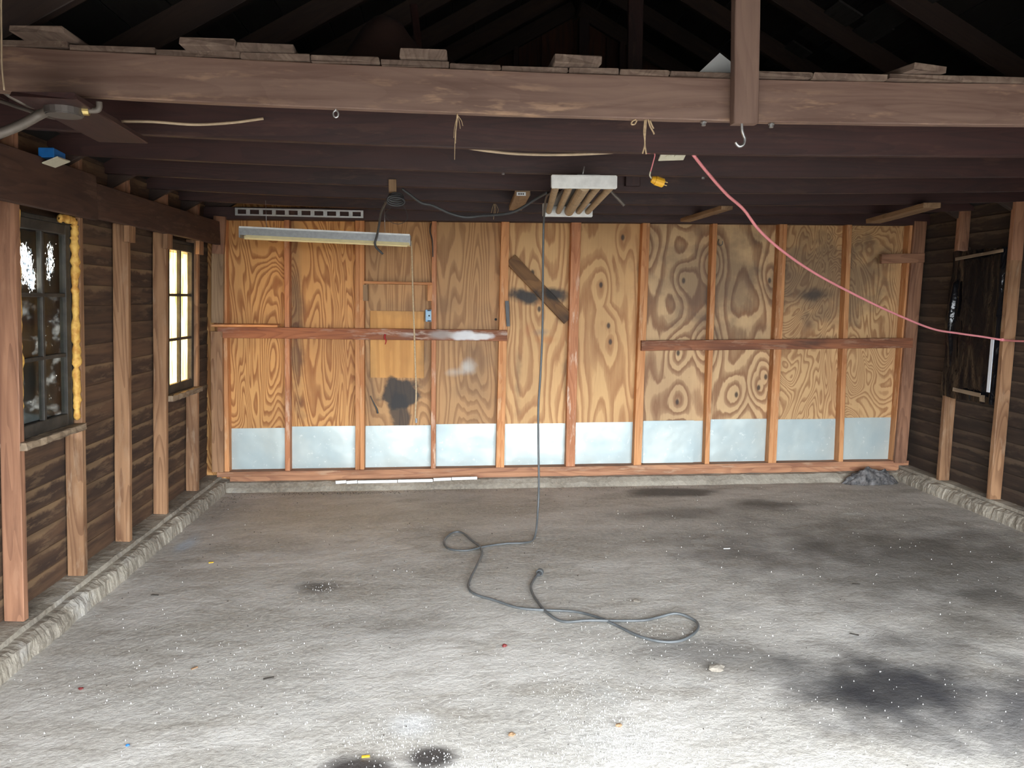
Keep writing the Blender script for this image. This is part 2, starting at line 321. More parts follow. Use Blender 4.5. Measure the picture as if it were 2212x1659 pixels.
FLOOR_SPOTS = [
    ((2.9, 4.3, 0), (1.9, 1.5, 1), DAMP, 0.62, 0.1), ((1.9, 4.9, 0), (1.3, 0.6, 1), DAMP, 0.30, 0.0), ((3.2, 3.2, 0), (1.5, 0.9, 1), DAMP, 0.35, 0.0), ((1.3, 3.2, 0), (0.9, 0.5, 1), DAMP, 0.25, 0.0),
    ((1.80, 2.86, 0), (0.66, 0.48, 1), OIL, 0.88, 0.15), ((2.3, 2.72, 0), (0.85, 0.45, 1), (0.016, 0.016, 0.024, 1), 0.72, 0.1), ((1.45, 3.15, 0), (0.5, 0.2, 1), OIL, 0.35, 0.0), ((1.62, 2.98, 0), (0.40, 0.30, 1), OIL, 0.6, 0.0), ((2.05, 3.25, 0), (0.7, 0.42, 1), OIL, 0.35, 0.0), ((1.1, 3.35, 0), (0.45, 0.22, 1), OIL, 0.4, 0.0),
    ((-0.34, 2.53, 0), (0.17, 0.12, 1), (0.02, 0.014, 0.013, 1), 0.93, 0.4), ((-0.10, 2.60, 0), (0.15, 0.10, 1), (0.02, 0.014, 0.013, 1), 0.93, 0.3),
    ((1.85, 6.22, 0), (0.55, 0.20, 1), DAMP, 0.85, 0.45), ((2.45, 5.80, 0), (0.55, 0.22, 1), DAMP, 0.8, 0.1), ((1.7, 5.6, 0), (0.8, 0.30, 1), DAMP, 0.5, 0.0),
    ((0.0, 6.1, 0), (0.9, 0.20, 1), DAMP, 0.22, 0.0), ((-0.78, 4.28, 0), (0.20, 0.13, 1), DAMP, 0.75, 0.1), ((-0.1, 5.2, 0), (0.5, 0.3, 1), DAMP, 0.2, 0.0), ((-0.6, 5.7, 0), (1.5, 0.9, 1), (0.50, 0.46, 0.37, 1), 0.35, 0.0), ((3.0, 4.7, 0), (1.1, 0.5, 1), DAMP, 0.4, 0.0),
    ((1.9, 4.6, 0), (0.7, 0.4, 1), (0.07, 0.055, 0.05, 1), 0.35, 0.0), ((-0.3, 3.7, 0), (0.5, 0.35, 1), DAMP, 0.3, 0.0), ((2.9, 3.9, 0), (0.25, 0.12, 1), DAMP, 0.5, 0.0),
    ((0.60, 2.62, 0), (0.30, 0.20, 1), CHALK, 0.15, 0.0), ((-0.18, 2.80, 0), (0.13, 0.13, 1), CHALK, 0.5, 0.0), ((-1.15, 4.85, 0), (0.5, 0.12, 1), CHALK, 0.28, 0.0),
    ((0.45, 4.45, 0), (0.35, 0.06, 1), (0.62, 0.60, 0.54, 1), 0.45, 0.0), ((3.0, 5.5, 0), (0.16, 0.05, 1), (0.6, 0.62, 0.58, 1), 0.6, 0.2), ((-1.78, 5.1, 0), (0.09, 0.25, 1), (0.45, 0.58, 0.72, 1), 0.5, 0.1),
]
CONC = concrete('oil_stained_concrete', hx(197, 192, 185), hx(164, 159, 151), FLOOR_SPOTS, bump=0.8)
CURB = concrete('rough_curb_concrete', hx(164, 156, 142), hx(122, 114, 103), [], bump=1.0)
DRIVE = concrete('driveway', hx(92, 90, 88), hx(78, 76, 74), [])

WHITE_MET = plain('white_enamel', hx(226, 228, 226), 0.45, 0.0, 0.16, 22)
GREY_MET = plain('grey_enamel', hx(150, 152, 152), 0.45, 0.2, 0.18, 40)
CREAM = plain('cream_enamel', hx(240, 226, 176), 0.5, 0.0, 0.1, 20)
ALU = plain('aluminium', hx(205, 208, 208), 0.38, 0.75, 0.15, 40)
STEEL = plain('zinc_steel', hx(185, 186, 186), 0.35, 0.8, 0.2, 60)
RUSTST = plain('dull_steel', hx(120, 116, 112), 0.5, 0.5, 0.3, 60)
RUBBER = plain('dark_rubber', hx(66, 67, 68), 0.5, 0.0, 0.25, 20)
RUBBER2 = plain('grey_cord', hx(86, 89, 90), 0.42, 0.0, 0.25, 12)
PINK = plain('pink_jacket', hx(232, 146, 150), 0.45, 0.0, 0.1, 20)
NMWIRE = plain('tan_cable', hx(186, 164, 136), 0.55, 0.0, 0.2, 20)
TWINE = plain('twine', hx(196, 172, 138), 0.9, 0.0, 0.3, 90)
YELLOW = plain('yellow_plug', hx(232, 176, 40), 0.45, 0.0, 0.15, 40)
BRASS = plain('brass', hx(220, 196, 130), 0.3, 0.8, 0.1, 30)
BLUE = plain('blue_box_plastic', hx(30, 104, 176), 0.45, 0.0, 0.15, 30)
BLUEGREY = plain('grey_blue_steel', hx(110, 150, 180), 0.45, 0.2, 0.15, 30)
IVORY = plain('ivory_plate', hx(212, 208, 186), 0.4, 0.0, 0.1, 30)
BLACKP = plain('black_hole', hx(16, 16, 16), 0.7, 0.0, 0.1, 30)
GLOVE = plain('dusty_lamp_tube', hx(176, 152, 120), 0.55, 0.0, 0.25, 14)
SASH = plain('dark_sash_paint', hx(38, 36, 32), 0.6, 0.0, 0.3, 14, hx(62, 57, 50))
PAPER = plain('white_card', hx(235, 240, 242), 0.6, 0.0, 0.04, 10)
TARP = plain('brown_tarp', hx(62, 42, 36), 0.75, 0.0, 0.3, 9)
FOAM = plain('yellow_foam', hx(222, 178, 92), 0.7, 0.0, 0.3, 26, hx(188, 132, 56))
GRIT = plain('white_grit', hx(228, 226, 220), 0.8, 0.0, 0.2, 10)
REDB = plain('red_scrap', hx(176, 34, 36), 0.6, 0.0, 0.2, 10)
REDDK = plain('dull_red_scrap', hx(110, 40, 38), 0.7, 0.0, 0.2, 10)
DARKB = plain('dark_scrap', hx(62, 56, 50), 0.8, 0.0, 0.3, 10)
GREYB = plain('grey_stone', hx(134, 126, 114), 0.85, 0.0, 0.4, 30)
CONDUIT = plain('grey_conduit', hx(112, 104, 96), 0.55, 0.2, 0.2, 20)
BOXMET = plain('dusty_box', hx(96, 90, 86), 0.5, 0.3, 0.2, 20)

def glass_mat():
    m = bpy.data.materials.new('window_glass'); m.use_nodes = True; nt = m.node_tree; nt.nodes.clear()
    o = N(nt, 'OutputMaterial'); t = N(nt, 'BsdfTransparent', {'Color': (0.9, 0.92, 0.9, 1)}); g = N(nt, 'BsdfGlossy', {'Roughness': 0.06})
    fa = N(nt, 'LayerWeight', {'Blend': 0.5}).outputs['Facing']; fr = N(nt, 'Math', {0: MA(nt, 'POWER', fa, 5.0), 1: 0.35, 2: 0.02}, operation='MULTIPLY_ADD')
    mx = N(nt, 'MixShader', {0: fr.outputs[0], 1: t.outputs[0], 2: g.outputs[0]}); nt.links.new(mx.outputs[0], o.inputs[0]); return m
GLASS = glass_mat()
def torn_plastic():
    """black film on the outside of the near window: torn and pinholed, slightly see-through"""
    m = bpy.data.materials.new('torn_black_film'); m.use_nodes = True; nt = m.node_tree; nt.nodes.clear()
    o = N(nt, 'OutputMaterial'); pos = N(nt, 'NewGeometry').outputs['Position']
    di = N(nt, 'BsdfPrincipled', {'Base Color': (0.008, 0.008, 0.008, 1), 'Roughness': 0.3})
    tl = N(nt, 'BsdfTranslucent', {'Color': (0.85, 0.87, 0.9, 1)}); tl2 = N(nt, 'BsdfTranslucent', {'Color': MIX(nt, RANGE(nt, NOISE(nt, pos, 60.0, 3.0), 0.4, 0.6), (0.5, 0.49, 0.48, 1), (0.03, 0.036, 0.045, 1))})
    nz = NOISE(nt, VM(nt, 'MULTIPLY', pos, (1, 1.0, 0.6)), 48.0, 5.0, 0.7, 1.2)
    hole = None
    for c, r, s in (((-2.05, 3.83, 1.78), (1, 0.09, 0.15), 0.62), ((-2.05, 4.05, 1.80), (1, 0.06, 0.15), 0.40), ((-2.05, 3.87, 1.71), (1, 0.07, 0.09), 0.6)):
        d = VM(nt, 'LENGTH', VM(nt, 'DIVIDE', VM(nt, 'SUBTRACT', pos, c), r))
        f = MA(nt, 'ADD', RANGE(nt, d, 0.3, 1.0, s, 0.0), MA(nt, 'MULTIPLY', MA(nt, 'SUBTRACT', nz, 0.5), 2.2))
        f = MA(nt, 'MULTIPLY', RANGE(nt, f, 0.40, 0.46), RANGE(nt, d, 1.0, 1.05, 1.0, 0.0))
        hole = f if hole is None else MA(nt, 'MAXIMUM', hole, f)
    pin = RANGE(nt, NOISE(nt, pos, 30.0, 2.0, 0.7, 2.0), 0.735, 0.75)
    hole = MA(nt, 'MAXIMUM', hole, pin)
    thin = MA(nt, 'MULTIPLY', RANGE(nt, NOISE(nt, VM(nt, 'MULTIPLY', pos, (1, 0.8, 1.6)), 9.0, 3.0, 0.5), 0.50, 0.85, 0.0, 0.030), RANGE(nt, N(nt, 'SeparateXYZ', {0: pos}).outputs[2], 1.66, 1.5))
    a = N(nt, 'MixShader', {0: thin, 1: di.outputs[0], 2: tl.outputs[0]})
    b = N(nt, 'MixShader', {0: hole, 1: a.outputs[0], 2: tl2.outputs[0]})
    nt.links.new(b.outputs[0], o.inputs[0]); return m
def amber_sheet():
    m = bpy.data.materials.new('amber_fibreglass'); m.use_nodes = True; nt = m.node_tree; nt.nodes.clear()
    o = N(nt, 'OutputMaterial'); pos = N(nt, 'NewGeometry').outputs['Position']
    n = NOISE(nt, VM(nt, 'MULTIPLY', pos, (1, 30, 2.2)), 1.0, 4.0, 0.6); n2 = NOISE(nt, pos, 5.0, 2.0)
    col = MIX(nt, RANGE(nt, n, 0.3, 0.62), (0.13, 0.045, 0.008, 1), (0.42, 0.27, 0.10, 1))
    col = MIX(nt, RANGE(nt, n2, 0.45, 0.7, 0.0, 0.6), col, (0.50, 0.38, 0.17, 1))
    t = N(nt, 'BsdfTranslucent', {'Color': col}); d = N(nt, 'BsdfDiffuse', {'Color': col})
    mx = N(nt, 'MixShader', {0: 0.25, 1: t.outputs[0], 2: d.outputs[0]}); nt.links.new(mx.outputs[0], o.inputs[0]); return m
TORN = torn_plastic(); AMBER = amber_sheet()
def black_sheet():
    m, nt, p = new_mat('glossy_black_plastic'); p.inputs['Base Color'].default_value = (0.005, 0.005, 0.006, 1); p.inputs['Roughness'].default_value = 0.14; p.inputs['IOR'].default_value = 1.33
    pos = N(nt, 'NewGeometry').outputs['Position']
    b = N(nt, 'Bump', {'Strength': 0.55, 'Distance': 0.03, 'Height': NOISE(nt, VM(nt, 'MULTIPLY', pos, (1, 2.0, 1)), 5.0, 3.0, 0.5, 0.6)}); nt.links.new(b.outputs[0], p.inputs['Normal'])
    return m
BLACKSHEET = black_sheet()
def leak_strip():  # pale finish imitating daylight at the sheet's edge
    m, nt, p = new_mat('painted_daylight_strip'); p.inputs['Base Color'].default_value = hx(225, 235, 245); p.inputs['Roughness'].default_value = 0.35; p.inputs['Metallic'].default_value = 0.2
    return m
LEAK = leak_strip()

# ================================================================== SETTING
YB = 6.55            # front of the back studs
YP = 6.64            # face of the plywood
def SAG(x): return 0.0066 * (x - 1.3) ** 2     # the joists sag towards the middle
ZJ = 2.264           # underside of the joists
def grid_slab(name, x0, x1, y0, y1, n, m_, amp, mat, z=0.0):
    vs_, fs = [], []
    for j in range(m_ + 1):
        for i in range(n + 1):
            x = x0 + (x1 - x0) * i / n; y = y0 + (y1 - y0) * j / m_
            vs_.append((x, y, z + amp * mnoise.noise(V((x * 0.9, y * 0.9, 0))) + amp * 0.25 * mnoise.noise(V((x * 6, y * 6, 3)))))
    for j in range(m_):
        for i in range(n):
            a = j * (n + 1) + i; fs.append((a, a + 1, a + n + 2, a + n + 1))
    return mesh_obj(name, vs_, fs, mat, smooth=True)
flo = grid_slab('floor', -2.4, 4.4, 0.1, 6.9, 140, 140, 0.004, CONC); tag(flo, kind='structure')
drv = mesh_obj('driveway', [(-40, -40, -0.03), (40, -40, -0.03), (40, 40, -0.03), (-40, 40, -0.03)], [(0, 1, 2, 3)], DRIVE); tag(drv, kind='structure')

# curbs: broken concrete edges under both side walls
def curb(name, xs, side, lean, y0=0.2, y1=6.75):
    n = 420; prof_n = len(xs); vs_, fs = [], []
    for i in range(n + 1):
        y = y0 + (y1 - y0) * i / n
        chip = 0.02 * max(0, mnoise.noise(V((y * 2.3, side, 0)))) + 0.012 * mnoise.noise(V((y * 9, side, 2)))
        for k, (x, z) in enumerate(xs):
            a = 1.0 if 0 < k < 4 else 0.25
            jx = a * (0.016 * mnoise.noise(V((y * 7, k * 1.1, side))) + 0.005 * mnoise.noise(V((y * 47, k * 4.1, side))) + 0.010 * mnoise.noise(V((y * 23, k * 5.1, side))))
            jz = a * (0.014 * mnoise.noise(V((y * 6, k * 1.7, side + 5))) + 0.004 * mnoise.noise(V((y * 51, k * 3.7, side + 5))) + 0.009 * mnoise.noise(V((y * 27, k * 1.7, side + 9))))
            if k in (1, 2): jz -= chip; jx -= side * chip * 0.7
            vs_.append((x + jx, y, max(z + jz, -0.02) if k else z))
    for i in range(n):
        for k in range(prof_n - 1):
            a = i * prof_n + k; f = (a, a + prof_n, a + prof_n + 1, a + 1); fs.append(f if side < 0 else f[::-1])
    return tag(mesh_obj(name, vs_, fs, CURB), kind='structure')
curb('curb_left', [(-1.905, -0.03), (-1.912, 0.035), (-1.925, 0.075), (-1.95, 0.088), (-1.99, 0.088), (-1.995, 0.112), (-2.05, 0.118), (-2.25, 0.12)], -1, 0)
curb('curb_right', [(3.955, -0.03), (3.958, 0.04), (3.972, 0.08), (3.995, 0.095), (4.02, 0.098), (4.025, 0.12), (4.07, 0.125), (4.3, 0.13)], 1, 0)

# ---------------------------------------------------------------- back wall
wb = empty('wall_back', (1.0, YP, 0.12), 'structure')
# plywood sheets between the double studs
SHEETS = [(-2.15, -0.80, PLY_A), (-0.80, 0.41, PLY_B), (0.41, 1.615, PLY_C), (1.615, 2.82, PLY_D), (2.82, 4.2, PLY_E)]
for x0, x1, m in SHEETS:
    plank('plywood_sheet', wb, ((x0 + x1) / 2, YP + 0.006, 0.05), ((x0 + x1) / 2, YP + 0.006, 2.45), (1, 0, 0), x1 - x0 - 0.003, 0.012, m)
# studs: (bottom pixel x, top pixel x, face width, material)
STUDS = [(489, 481, 0.045, STUD), (621, 619, 0.042, STUD_RED), (772, 772, 0.038, STUD), (782, 782, 0.038, STUD), (936, 938, 0.040, STUD_RED),
         (1076, 1088, 0.038, STUD), (1085, 1096, 0.036, STUD), (1232, 1245, 0.082, STUD_RED), (1373, 1393, 0.038, STUD), (1381, 1400, 0.036, STUD),
         (1527, 1545, 0.042, STUD), (1664, 1690, 0.040, STUD), (1673, 1697, 0.034, STUD), (1816, 1836, 0.042, STUD), (1934, 1971, 0.045, STUD)]
for pb, pt, fw, m in STUDS:
    b = aty(pb, 1008, YB); t = aty(pt, 490, YB); d = (t - b) / (t.z - b.z)
    b2 = b + d * (0.165 - b.z); t2 = b + d * (ZJ - b.z)
    plank('stud', wb, b2 + V((0, 0.045, 0)), t2 + V((0, 0.045, 0)), (1, 0, 0), fw, 0.088, m, nseg=6, jit=0.0015)
plank('sill_plate', wb, (-2.0, YB + 0.04, 0.142), (4.08, YB + 0.04, 0.150), (0, 1, 0), 0.10, 0.042, SILLW, nseg=30, jit=0.003)
plank('base_board', wb, (-1.9, YB + 0.035, 0.10), (4.0, YB + 0.035, 0.105), (0, 0, 1), 0.05, 0.05, SILLW, nseg=30, jit=0.003)
plank('top_plate', wb, (-2.1, YB + 0.03, ZJ + 0.045), (4.15, YB + 0.03, ZJ + 0.045), (0, 0, 1), 0.10, 0.10, JOIST)
# galvanised sheets in each bay
mt = lambda px: (aty(px, 1000, YB).x)
BAYS = [(497, 615), (627, 767), (787, 930), (942, 1071), (1090, 1221), (1242, 1364), (1386, 1517), (1533, 1653), (1679, 1803), (1823, 1918)]
MTOP = [0.52, 0.53, 0.53, 0.535, 0.535, 0.535, 0.545, 0.55, 0.55, 0.55]
for i, (p0, p1) in enumerate(BAYS):
    x0, x1 = aty(p0, 960, YP).x - 0.012, aty(p1, 960, YP).x + 0.012; zt = MTOP[i] + 0.004 * math.sin(i * 3)
    vs_, fs = [], []; nx, nz = 10, 6
    for k in range(nz + 1):
        for j in range(nx + 1):
            u, q = j / nx, k / nz; e = 0.0 if (j in (0, nx) or k in (0, nz)) else 1.0
            vs_.append((x0 + (x1 - x0) * u, YP - 0.004 - e * 0.004 * (1 + mnoise.noise(V((u * 2.4 + i * 7, q * 1.6, i)))), 0.165 + (zt - 0.165) * q))
    nb = len(vs_)
    for k in range(nz):
        for j in range(nx): a = k * (nx + 1) + j; fs.append((a, a + 1, a + nx + 2, a + nx + 1))
    c = V(((x0 + x1) / 2, YP, 0.35))
    mesh_obj('metal_sheet', [V(v) - c for v in vs_], fs, GALV, wb, Matrix.Translation(c), smooth=True)
x0 = aty(1388, 960, YP).x; box('metal_offcut', wb, (x0, YP - 0.016, 0.168), (aty(1497, 960, YP).x, YP - 0.014, 0.548), GALV)
# rails across the studs
a, b = aty(470, 718, 6.51), aty(1096, 725, 6.51); plank('rail', wb, a + V((0, .02, 0)), b + V((0, .02, 0)), (0, 0, 1), 0.092, 0.04, RAIL_L, nseg=12, jit=0.0015)
a, b = aty(1386, 747, 6.51), aty(1972, 741, 6.51); plank('rail', wb, a + V((0, .02, 0)), b + V((0, .02, 0)), (0, 0, 1), 0.088, 0.04, RAIL_R, nseg=12, jit=0.0015)
a, b = aty(1905, 559, 6.51), aty(1998, 557, 6.51); plank('cleat', wb, a + V((0, .02, 0)), b + V((0, .02, 0)), (0, 0, 1), 0.082, 0.036, REDPOST, ends=0.004)
# thin plywood patch and its marks
a, b = aty(858, 816, YP - .012), aty(858, 672, YP - .012); plank('plywood_patch', wb, a, b, (1, 0, 0), 0.455, 0.012, PLY_PATCH)
# corner posts
plank('corner_post', wb, aty(470, 1020, 6.50) + V((0, .02, 0)), V((LX(-2.0, 1.35), 6.52, 1.35)), (1, 0, 0), 0.095, 0.04, GREYSTUD, nseg=4, jit=.001)
plank('corner_post', wb, V((LX(-1.995, 1.42), 6.52, 1.42)), V((LX(-1.995, 1.98), 6.52, 1.98)), (1, 0, 0), 0.095, 0.04, BLOCK, nseg=4, jit=.001)
plank('corner_post', wb, V((LX(-1.995, 1.98), 6.52, 1.98)), V((LX(-1.98, 2.28), 6.52, 2.28)), (1, 0, 0), 0.095, 0.04, REDPOST, nseg=4, jit=.001)
plank('corner_post', wb, aty(1946, 1000, 6.52) + V((0, .02, 0)), aty(1990, 478, 6.52) + V((0, .02, 0)), (1, 0, 0), 0.11, 0.04, REDPOST, nseg=4, jit=.001)
# concrete ledge, rubble and pale strip at the foot of the wall
vs_, fs = [], []; n = 160
for i in range(n + 1):
    x = -1.95 + 5.95 * i / n; q = mnoise.noise(V((x * 5, 0, 3))); r_ = mnoise.noise(V((x * 17, 2, 3)))
    vs_ += [(x, 6.46 + 0.03 * q, -0.01), (x, 6.49 + 0.02 * r_, 0.035 + 0.015 * r_ + 0.01 * q), (x, 6.53, 0.07 + 0.012 * q + 0.008 * r_), (x, 6.62, 0.085)]
for i in range(n):
    for k in range(3): a = i * 4 + k; fs.append((a, a + 4, a + 5, a + 1)[::-1])
mesh_obj('ledge', vs_, fs, CURB, wb)
for p0, p1, yy in ((725, 748, 1042), (749, 772, 1042), (774, 858, 1041), (860, 934, 1039), (936, 975, 1036), (977, 1030, 1034)):
    a, b = aty(p0, yy, 6.455), aty(p1, yy - 1.5, 6.455); plank('pale_strip', wb, a, b, (0, 0, 1), 0.026, 0.014, WHITE_MET, jit=0.001, ends=0.004)
# gable above the plates
gb = [(-2.3, 2.3), (4.4, 2.3), (4.4, 2.45), (1.03, 4.2), (-2.3, 2.45)]
mesh_obj('gable_backing', [(x, YP + 0.05, z) for x, z in gb] + [(x, YP + 0.09, z) for x, z in gb], [(0, 1, 2, 3, 4)[::-1], (5, 6, 7, 8, 9), (0, 5, 6, 1), (1, 6, 7, 2), (2, 7, 8, 3), (3, 8, 9, 4), (4, 9, 5, 0)], GABLE, wb)
SLOPE = 0.55; XR = 1.02
def roofz(x): return 2.36 + (3.1 - abs(x - XR)) * SLOPE
for i in range(20):
    x = -1.6 + i * 0.275
    if roofz(x) - 0.1 < 2.5: continue
    plank('gable_board', wb, (x, YP + 0.03, 2.38), (x, YP + 0.03, roofz(x) - 0.05), (1, 0, 0), 0.262, 0.02, GABLE)
for px in (1010, 1115, 1262, 1345):
    x = aty(px, 90, YB).x; plank('gable_stud', wb, (x, YB + 0.04, 2.38), (x, YB + 0.04, roofz(x) - 0.12), (1, 0, 0), 0.085 if px in (1262,) else 0.045, 0.085, JOIST)

# ---------------------------------------------------------------- side walls
W1 = (3.655, 4.165, 0.965, 1.99); W2 = (5.525, 6.075, 0.95, 2.01); W3 = (5.43, 5.97, 0.90, 1.94)
wl = empty('wall_left', (-2.1, 3.4, 0.12), 'structure')
wr = empty('wall_right', (4.1, 3.4, 0.12), 'structure')
def siding(parent, xf, x0, sgn, wins, mat, bh=0.113):
    z = 0.10; i = 0
    while z < 2.62:
        z1 = z + bh; zc = (z + z1) / 2
        cuts = sorted([(w_[0], w_[1]) for w_ in wins if w_[2] < z1 - 0.02 and w_[3] > z + 0.02]); segs = []; y = 0.12
        for c0, c1 in cuts: segs.append((y, c0)); y = c1
        segs.append((y, 6.72))
        for s0, s1 in segs:
            # clapboards: lower edge outward, upper edge in, so they lap without gaps
            tilt = V((sgn * -0.10, 0, 1)); dz = random.uniform(-0.004, 0.004)
            plank('siding_board', parent, (xf(x0, zc), s0, zc + dz), (xf(x0, zc), s1, zc + dz), tilt, bh + 0.026, 0.014, mat, nseg=max(2, int((s1 - s0) * 4)), jit=0.0015)
        z = z1; i += 1
siding(wl, LX, -2.122, -1, [W1, W2], SIDING)
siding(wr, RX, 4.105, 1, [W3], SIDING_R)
LS = [(3.64, REDPOST, 0.12), (4.235, GREYSTUD, 0.12), (4.83, GREYSTUD, 0.12), (5.445, GREYSTUD, 0.12), (6.10, GREYSTUD, 0.12)]
for y, m, z0 in LS:
    for za, zb, mm in ((z0, 2.06, m), (2.24, 2.50, REDPOST)):
        plank('stud', wl, (LX(-2.058, za), y, za), (LX(-2.058, zb), y, zb), (1, 0, 0), 0.088, 0.042, mm, nseg=8, jit=0.002)
for y in (3.02, 2.4, 1.8, 1.2, 0.6):
    plank('stud', wl, (LX(-2.058, .12), y, .12), (LX(-2.058, 2.5), y, 2.5), (1, 0, 0), 0.088, 0.042, GREYSTUD, nseg=4, jit=0.002)
# short blocks over the studs under the ledger
for y in (4.83, 5.445, 6.10): plank('block', wl, (LX(-1.998, 1.93), y - .03, 1.95), (LX(-1.998, 2.05), y - .03, 2.07), (0, 1, 0), 0.10, 0.03, GREYSTUD)
plank('ledger', wl, (LX(-2.014, 2.14) + .02, 1.0, 2.145), (LX(-2.014, 2.14) + .02, 4.33, 2.150), (0, 0, 1), 0.235, 0.04, LEDGER, nseg=6, jit=.001)
plank('ledger', wl, (LX(-2.014, 2.14) + .02, 4.335, 2.135), (LX(-2.014, 2.14) + .02, 6.55, 2.145), (0, 0, 1), 0.185, 0.04, LEDGER, nseg=6, jit=.001)
plank('top_plate', wl, (LX(-2.03, 2.4), 0.2, 2.46), (LX(-2.03, 2.4), 6.7, 2.46), (1, 0, 0), 0.16, 0.05, JOIST)
for y, m in ((6.0, GREYSTUD), (5.39, GREYSTUD), (4.78, GREYSTUD), (4.1, GREYSTUD), (3.4, GREYSTUD), (2.6, GREYSTUD), (1.8, GREYSTUD), (1.0, GREYSTUD)):
    plank('stud', wr, (RX(4.045, .125), y, .125), (RX(4.045, 1.9), y, 1.9), (1, 0, 0), 0.09, 0.042, m, nseg=8, jit=0.002)
    plank('stud', wr, (RX(4.045, 1.9), y, 1.9), (RX(4.045, 2.5), y, 2.5), (1, 0, 0), 0.09, 0.042, REDPOST, nseg=2, jit=0.002)
plank('top_plate', wr, (RX(4.05, 2.4), 0.2, 2.46), (RX(4.05, 2.4), 6.7, 2.46), (1, 0, 0), 0.16, 0.05, JOIST)
# front wall with the wide door opening, behind the camera
wf = empty('wall_front', (1.0, 0.1, 0), 'structure')
def poly_prism(name, parent, pts, y0, y1, mat):
    n = len(pts); vs_ = [(x, y0, z) for x, z in pts] + [(x, y1, z) for x, z in pts]
    fs = [tuple(range(n)), tuple(range(2 * n - 1, n - 1, -1))] + [(i, i + n, (i + 1) % n + n, (i + 1) % n) for i in range(n)]
    bm = bmesh.new(); vv = [bm.verts.new(v) for v in vs_]; [bm.faces.new([vv[i] for i in f]) for f in fs]
    return bm_obj(name, bm, mat, parent)
poly_prism('front_boarding', wf, [(-2.35, -0.02), (-1.62, -0.02), (-1.62, 1.98), (-2.35, 1.98)], 0.02, 0.12, SIDING)
poly_prism('front_boarding', wf, [(3.62, -0.02), (4.4, -0.02), (4.4, 1.98), (3.62, 1.98)], 0.02, 0.12, SIDING)
poly_prism('front_gable', wf, [(-2.35, 1.98), (4.4, 1.98), (4.4, 2.5), (XR, 4.25), (-2.35, 2.5)], 0.02, 0.12, SIDING)  # unseen header, set low to shade the upper walls

# ---------------------------------------------------------------- windows
def window(name, parent_wall, xf, xg, sgn, w_, sash, glassm):
    y0, y1, z0, z1 = w_; ym, zm = (y0 + y1) / 2, (z0 + z1) / 2
    root = empty(name, (xf(xg, zm), ym, z0), 'structure')
    def P(y, z, dx=0): return V((xf(xg, z) + dx, y, z))
    fr = 0.045
    for y in (y0 + fr / 2, y1 - fr / 2): plank('sash_stile', root, P(y, z0), P(y, z1), (0, 1, 0), fr, 0.034, sash)
    plank('sash_rail', root, P(y0 + fr, z0 + 0.03), P(y1 - fr, z0 + 0.03), (0, 0, 1), 0.06, 0.034, sash)
    plank('sash_rail', root, P(y0 + fr, z1 - 0.025), P(y1 - fr, z1 - 0.025), (0, 0, 1), 0.05, 0.034, sash)
    plank('muntin', root, P(ym, z0 + .06), P(ym, z1 - .05), (0, 1, 0), 0.024, 0.026, sash)
    zz = [z0 + 0.06 + (z1 - z0 - 0.11) * k / 3 for k in range(4)]
    for k in (1, 2): plank('muntin', root, P(y0 + fr, zz[k]), P(y1 - fr, zz[k]), (0, 0, 1), 0.02, 0.026, sash)
    for k in range(3):
        for ya, yb in ((y0 + fr, ym - .012), (ym + .012, y1 - fr)):
            plank('pane', root, P((ya + yb) / 2, zz[k] + .008), P((ya + yb) / 2, zz[k + 1] - .008), (0, 1, 0), yb - ya, 0.003, glassm, ch=0.0005)
    # outer casing closes the gap between sash and siding
    for y in (y0 - .012, y1 + .012): plank('casing', root, P(y, z0 - .03, sgn * .06), P(y, z1 + .03, sgn * .06), (1, 0, 0), 0.15, 0.022, sash)
    for z in (z0 - .012, z1 + .012): plank('casing', root, P(y0 - .02, z, sgn * .06), P(y1 + .02, z, sgn * .06), (1, 0, 0), 0.15, 0.022, sash)
    return root, P
win1, P1 = window('window_1', wl, LX, -2.058, -1, W1, SASH, GLASS)
def film(name, root, P, w_, dx, mat, n=14, amp=0.006):
    y0, y1, z0, z1 = w_; vs_, fs = [], []; c = P((y0 + y1) / 2, (z0 + z1) / 2, dx)
    for k in range(n + 1):
        for j in range(n + 1):
            y = y0 + (y1 - y0) * j / n; z = z0 + (z1 - z0) * k / n; p = P(y, z, dx); p.x += amp * mnoise.noise(V((y * 9, z * 7, dx))); vs_.append(p - c)
    for k in range(n):
        for j in range(n): a = k * (n + 1) + j; fs.append((a, a + 1, a + n + 2, a + n + 1))
    return mesh_obj(name, vs_, fs, mat, root, Matrix.Translation(c), smooth=True)
film('plastic_film', win1, P1, (W1[0] - .01, W1[1] + .01, W1[2] - .01, W1[3] + .01), -0.024, TORN)
win2, P2 = window('window_2', wl, LX, -2.058, -1, W2, SASH, GLASS)
film('translucent_sheet', win2, P2, (W2[0] - .01, W2[1] + .01, W2[2] - .01, W2[3] + .01), -0.024, AMBER)
win3, P3 = window('window_3', wr, RX, 4.06, 1, W3, SASH, GLASS)
# rough inner sills and stub studs below the windows
plank('stool', win1, P1(3.62, 0.945, .015), P1(4.20, 0.945, .015), (1, 0, 0), 0.12, 0.035, WEATHERED, nseg=14, jit=0.005)
plank('stool', win2, P2(5.47, 0.925, .02), P2(6.10, 0.925, .02), (1, 0, 0), 0.11, 0.04, WEATHERED, nseg=14, jit=0.004)
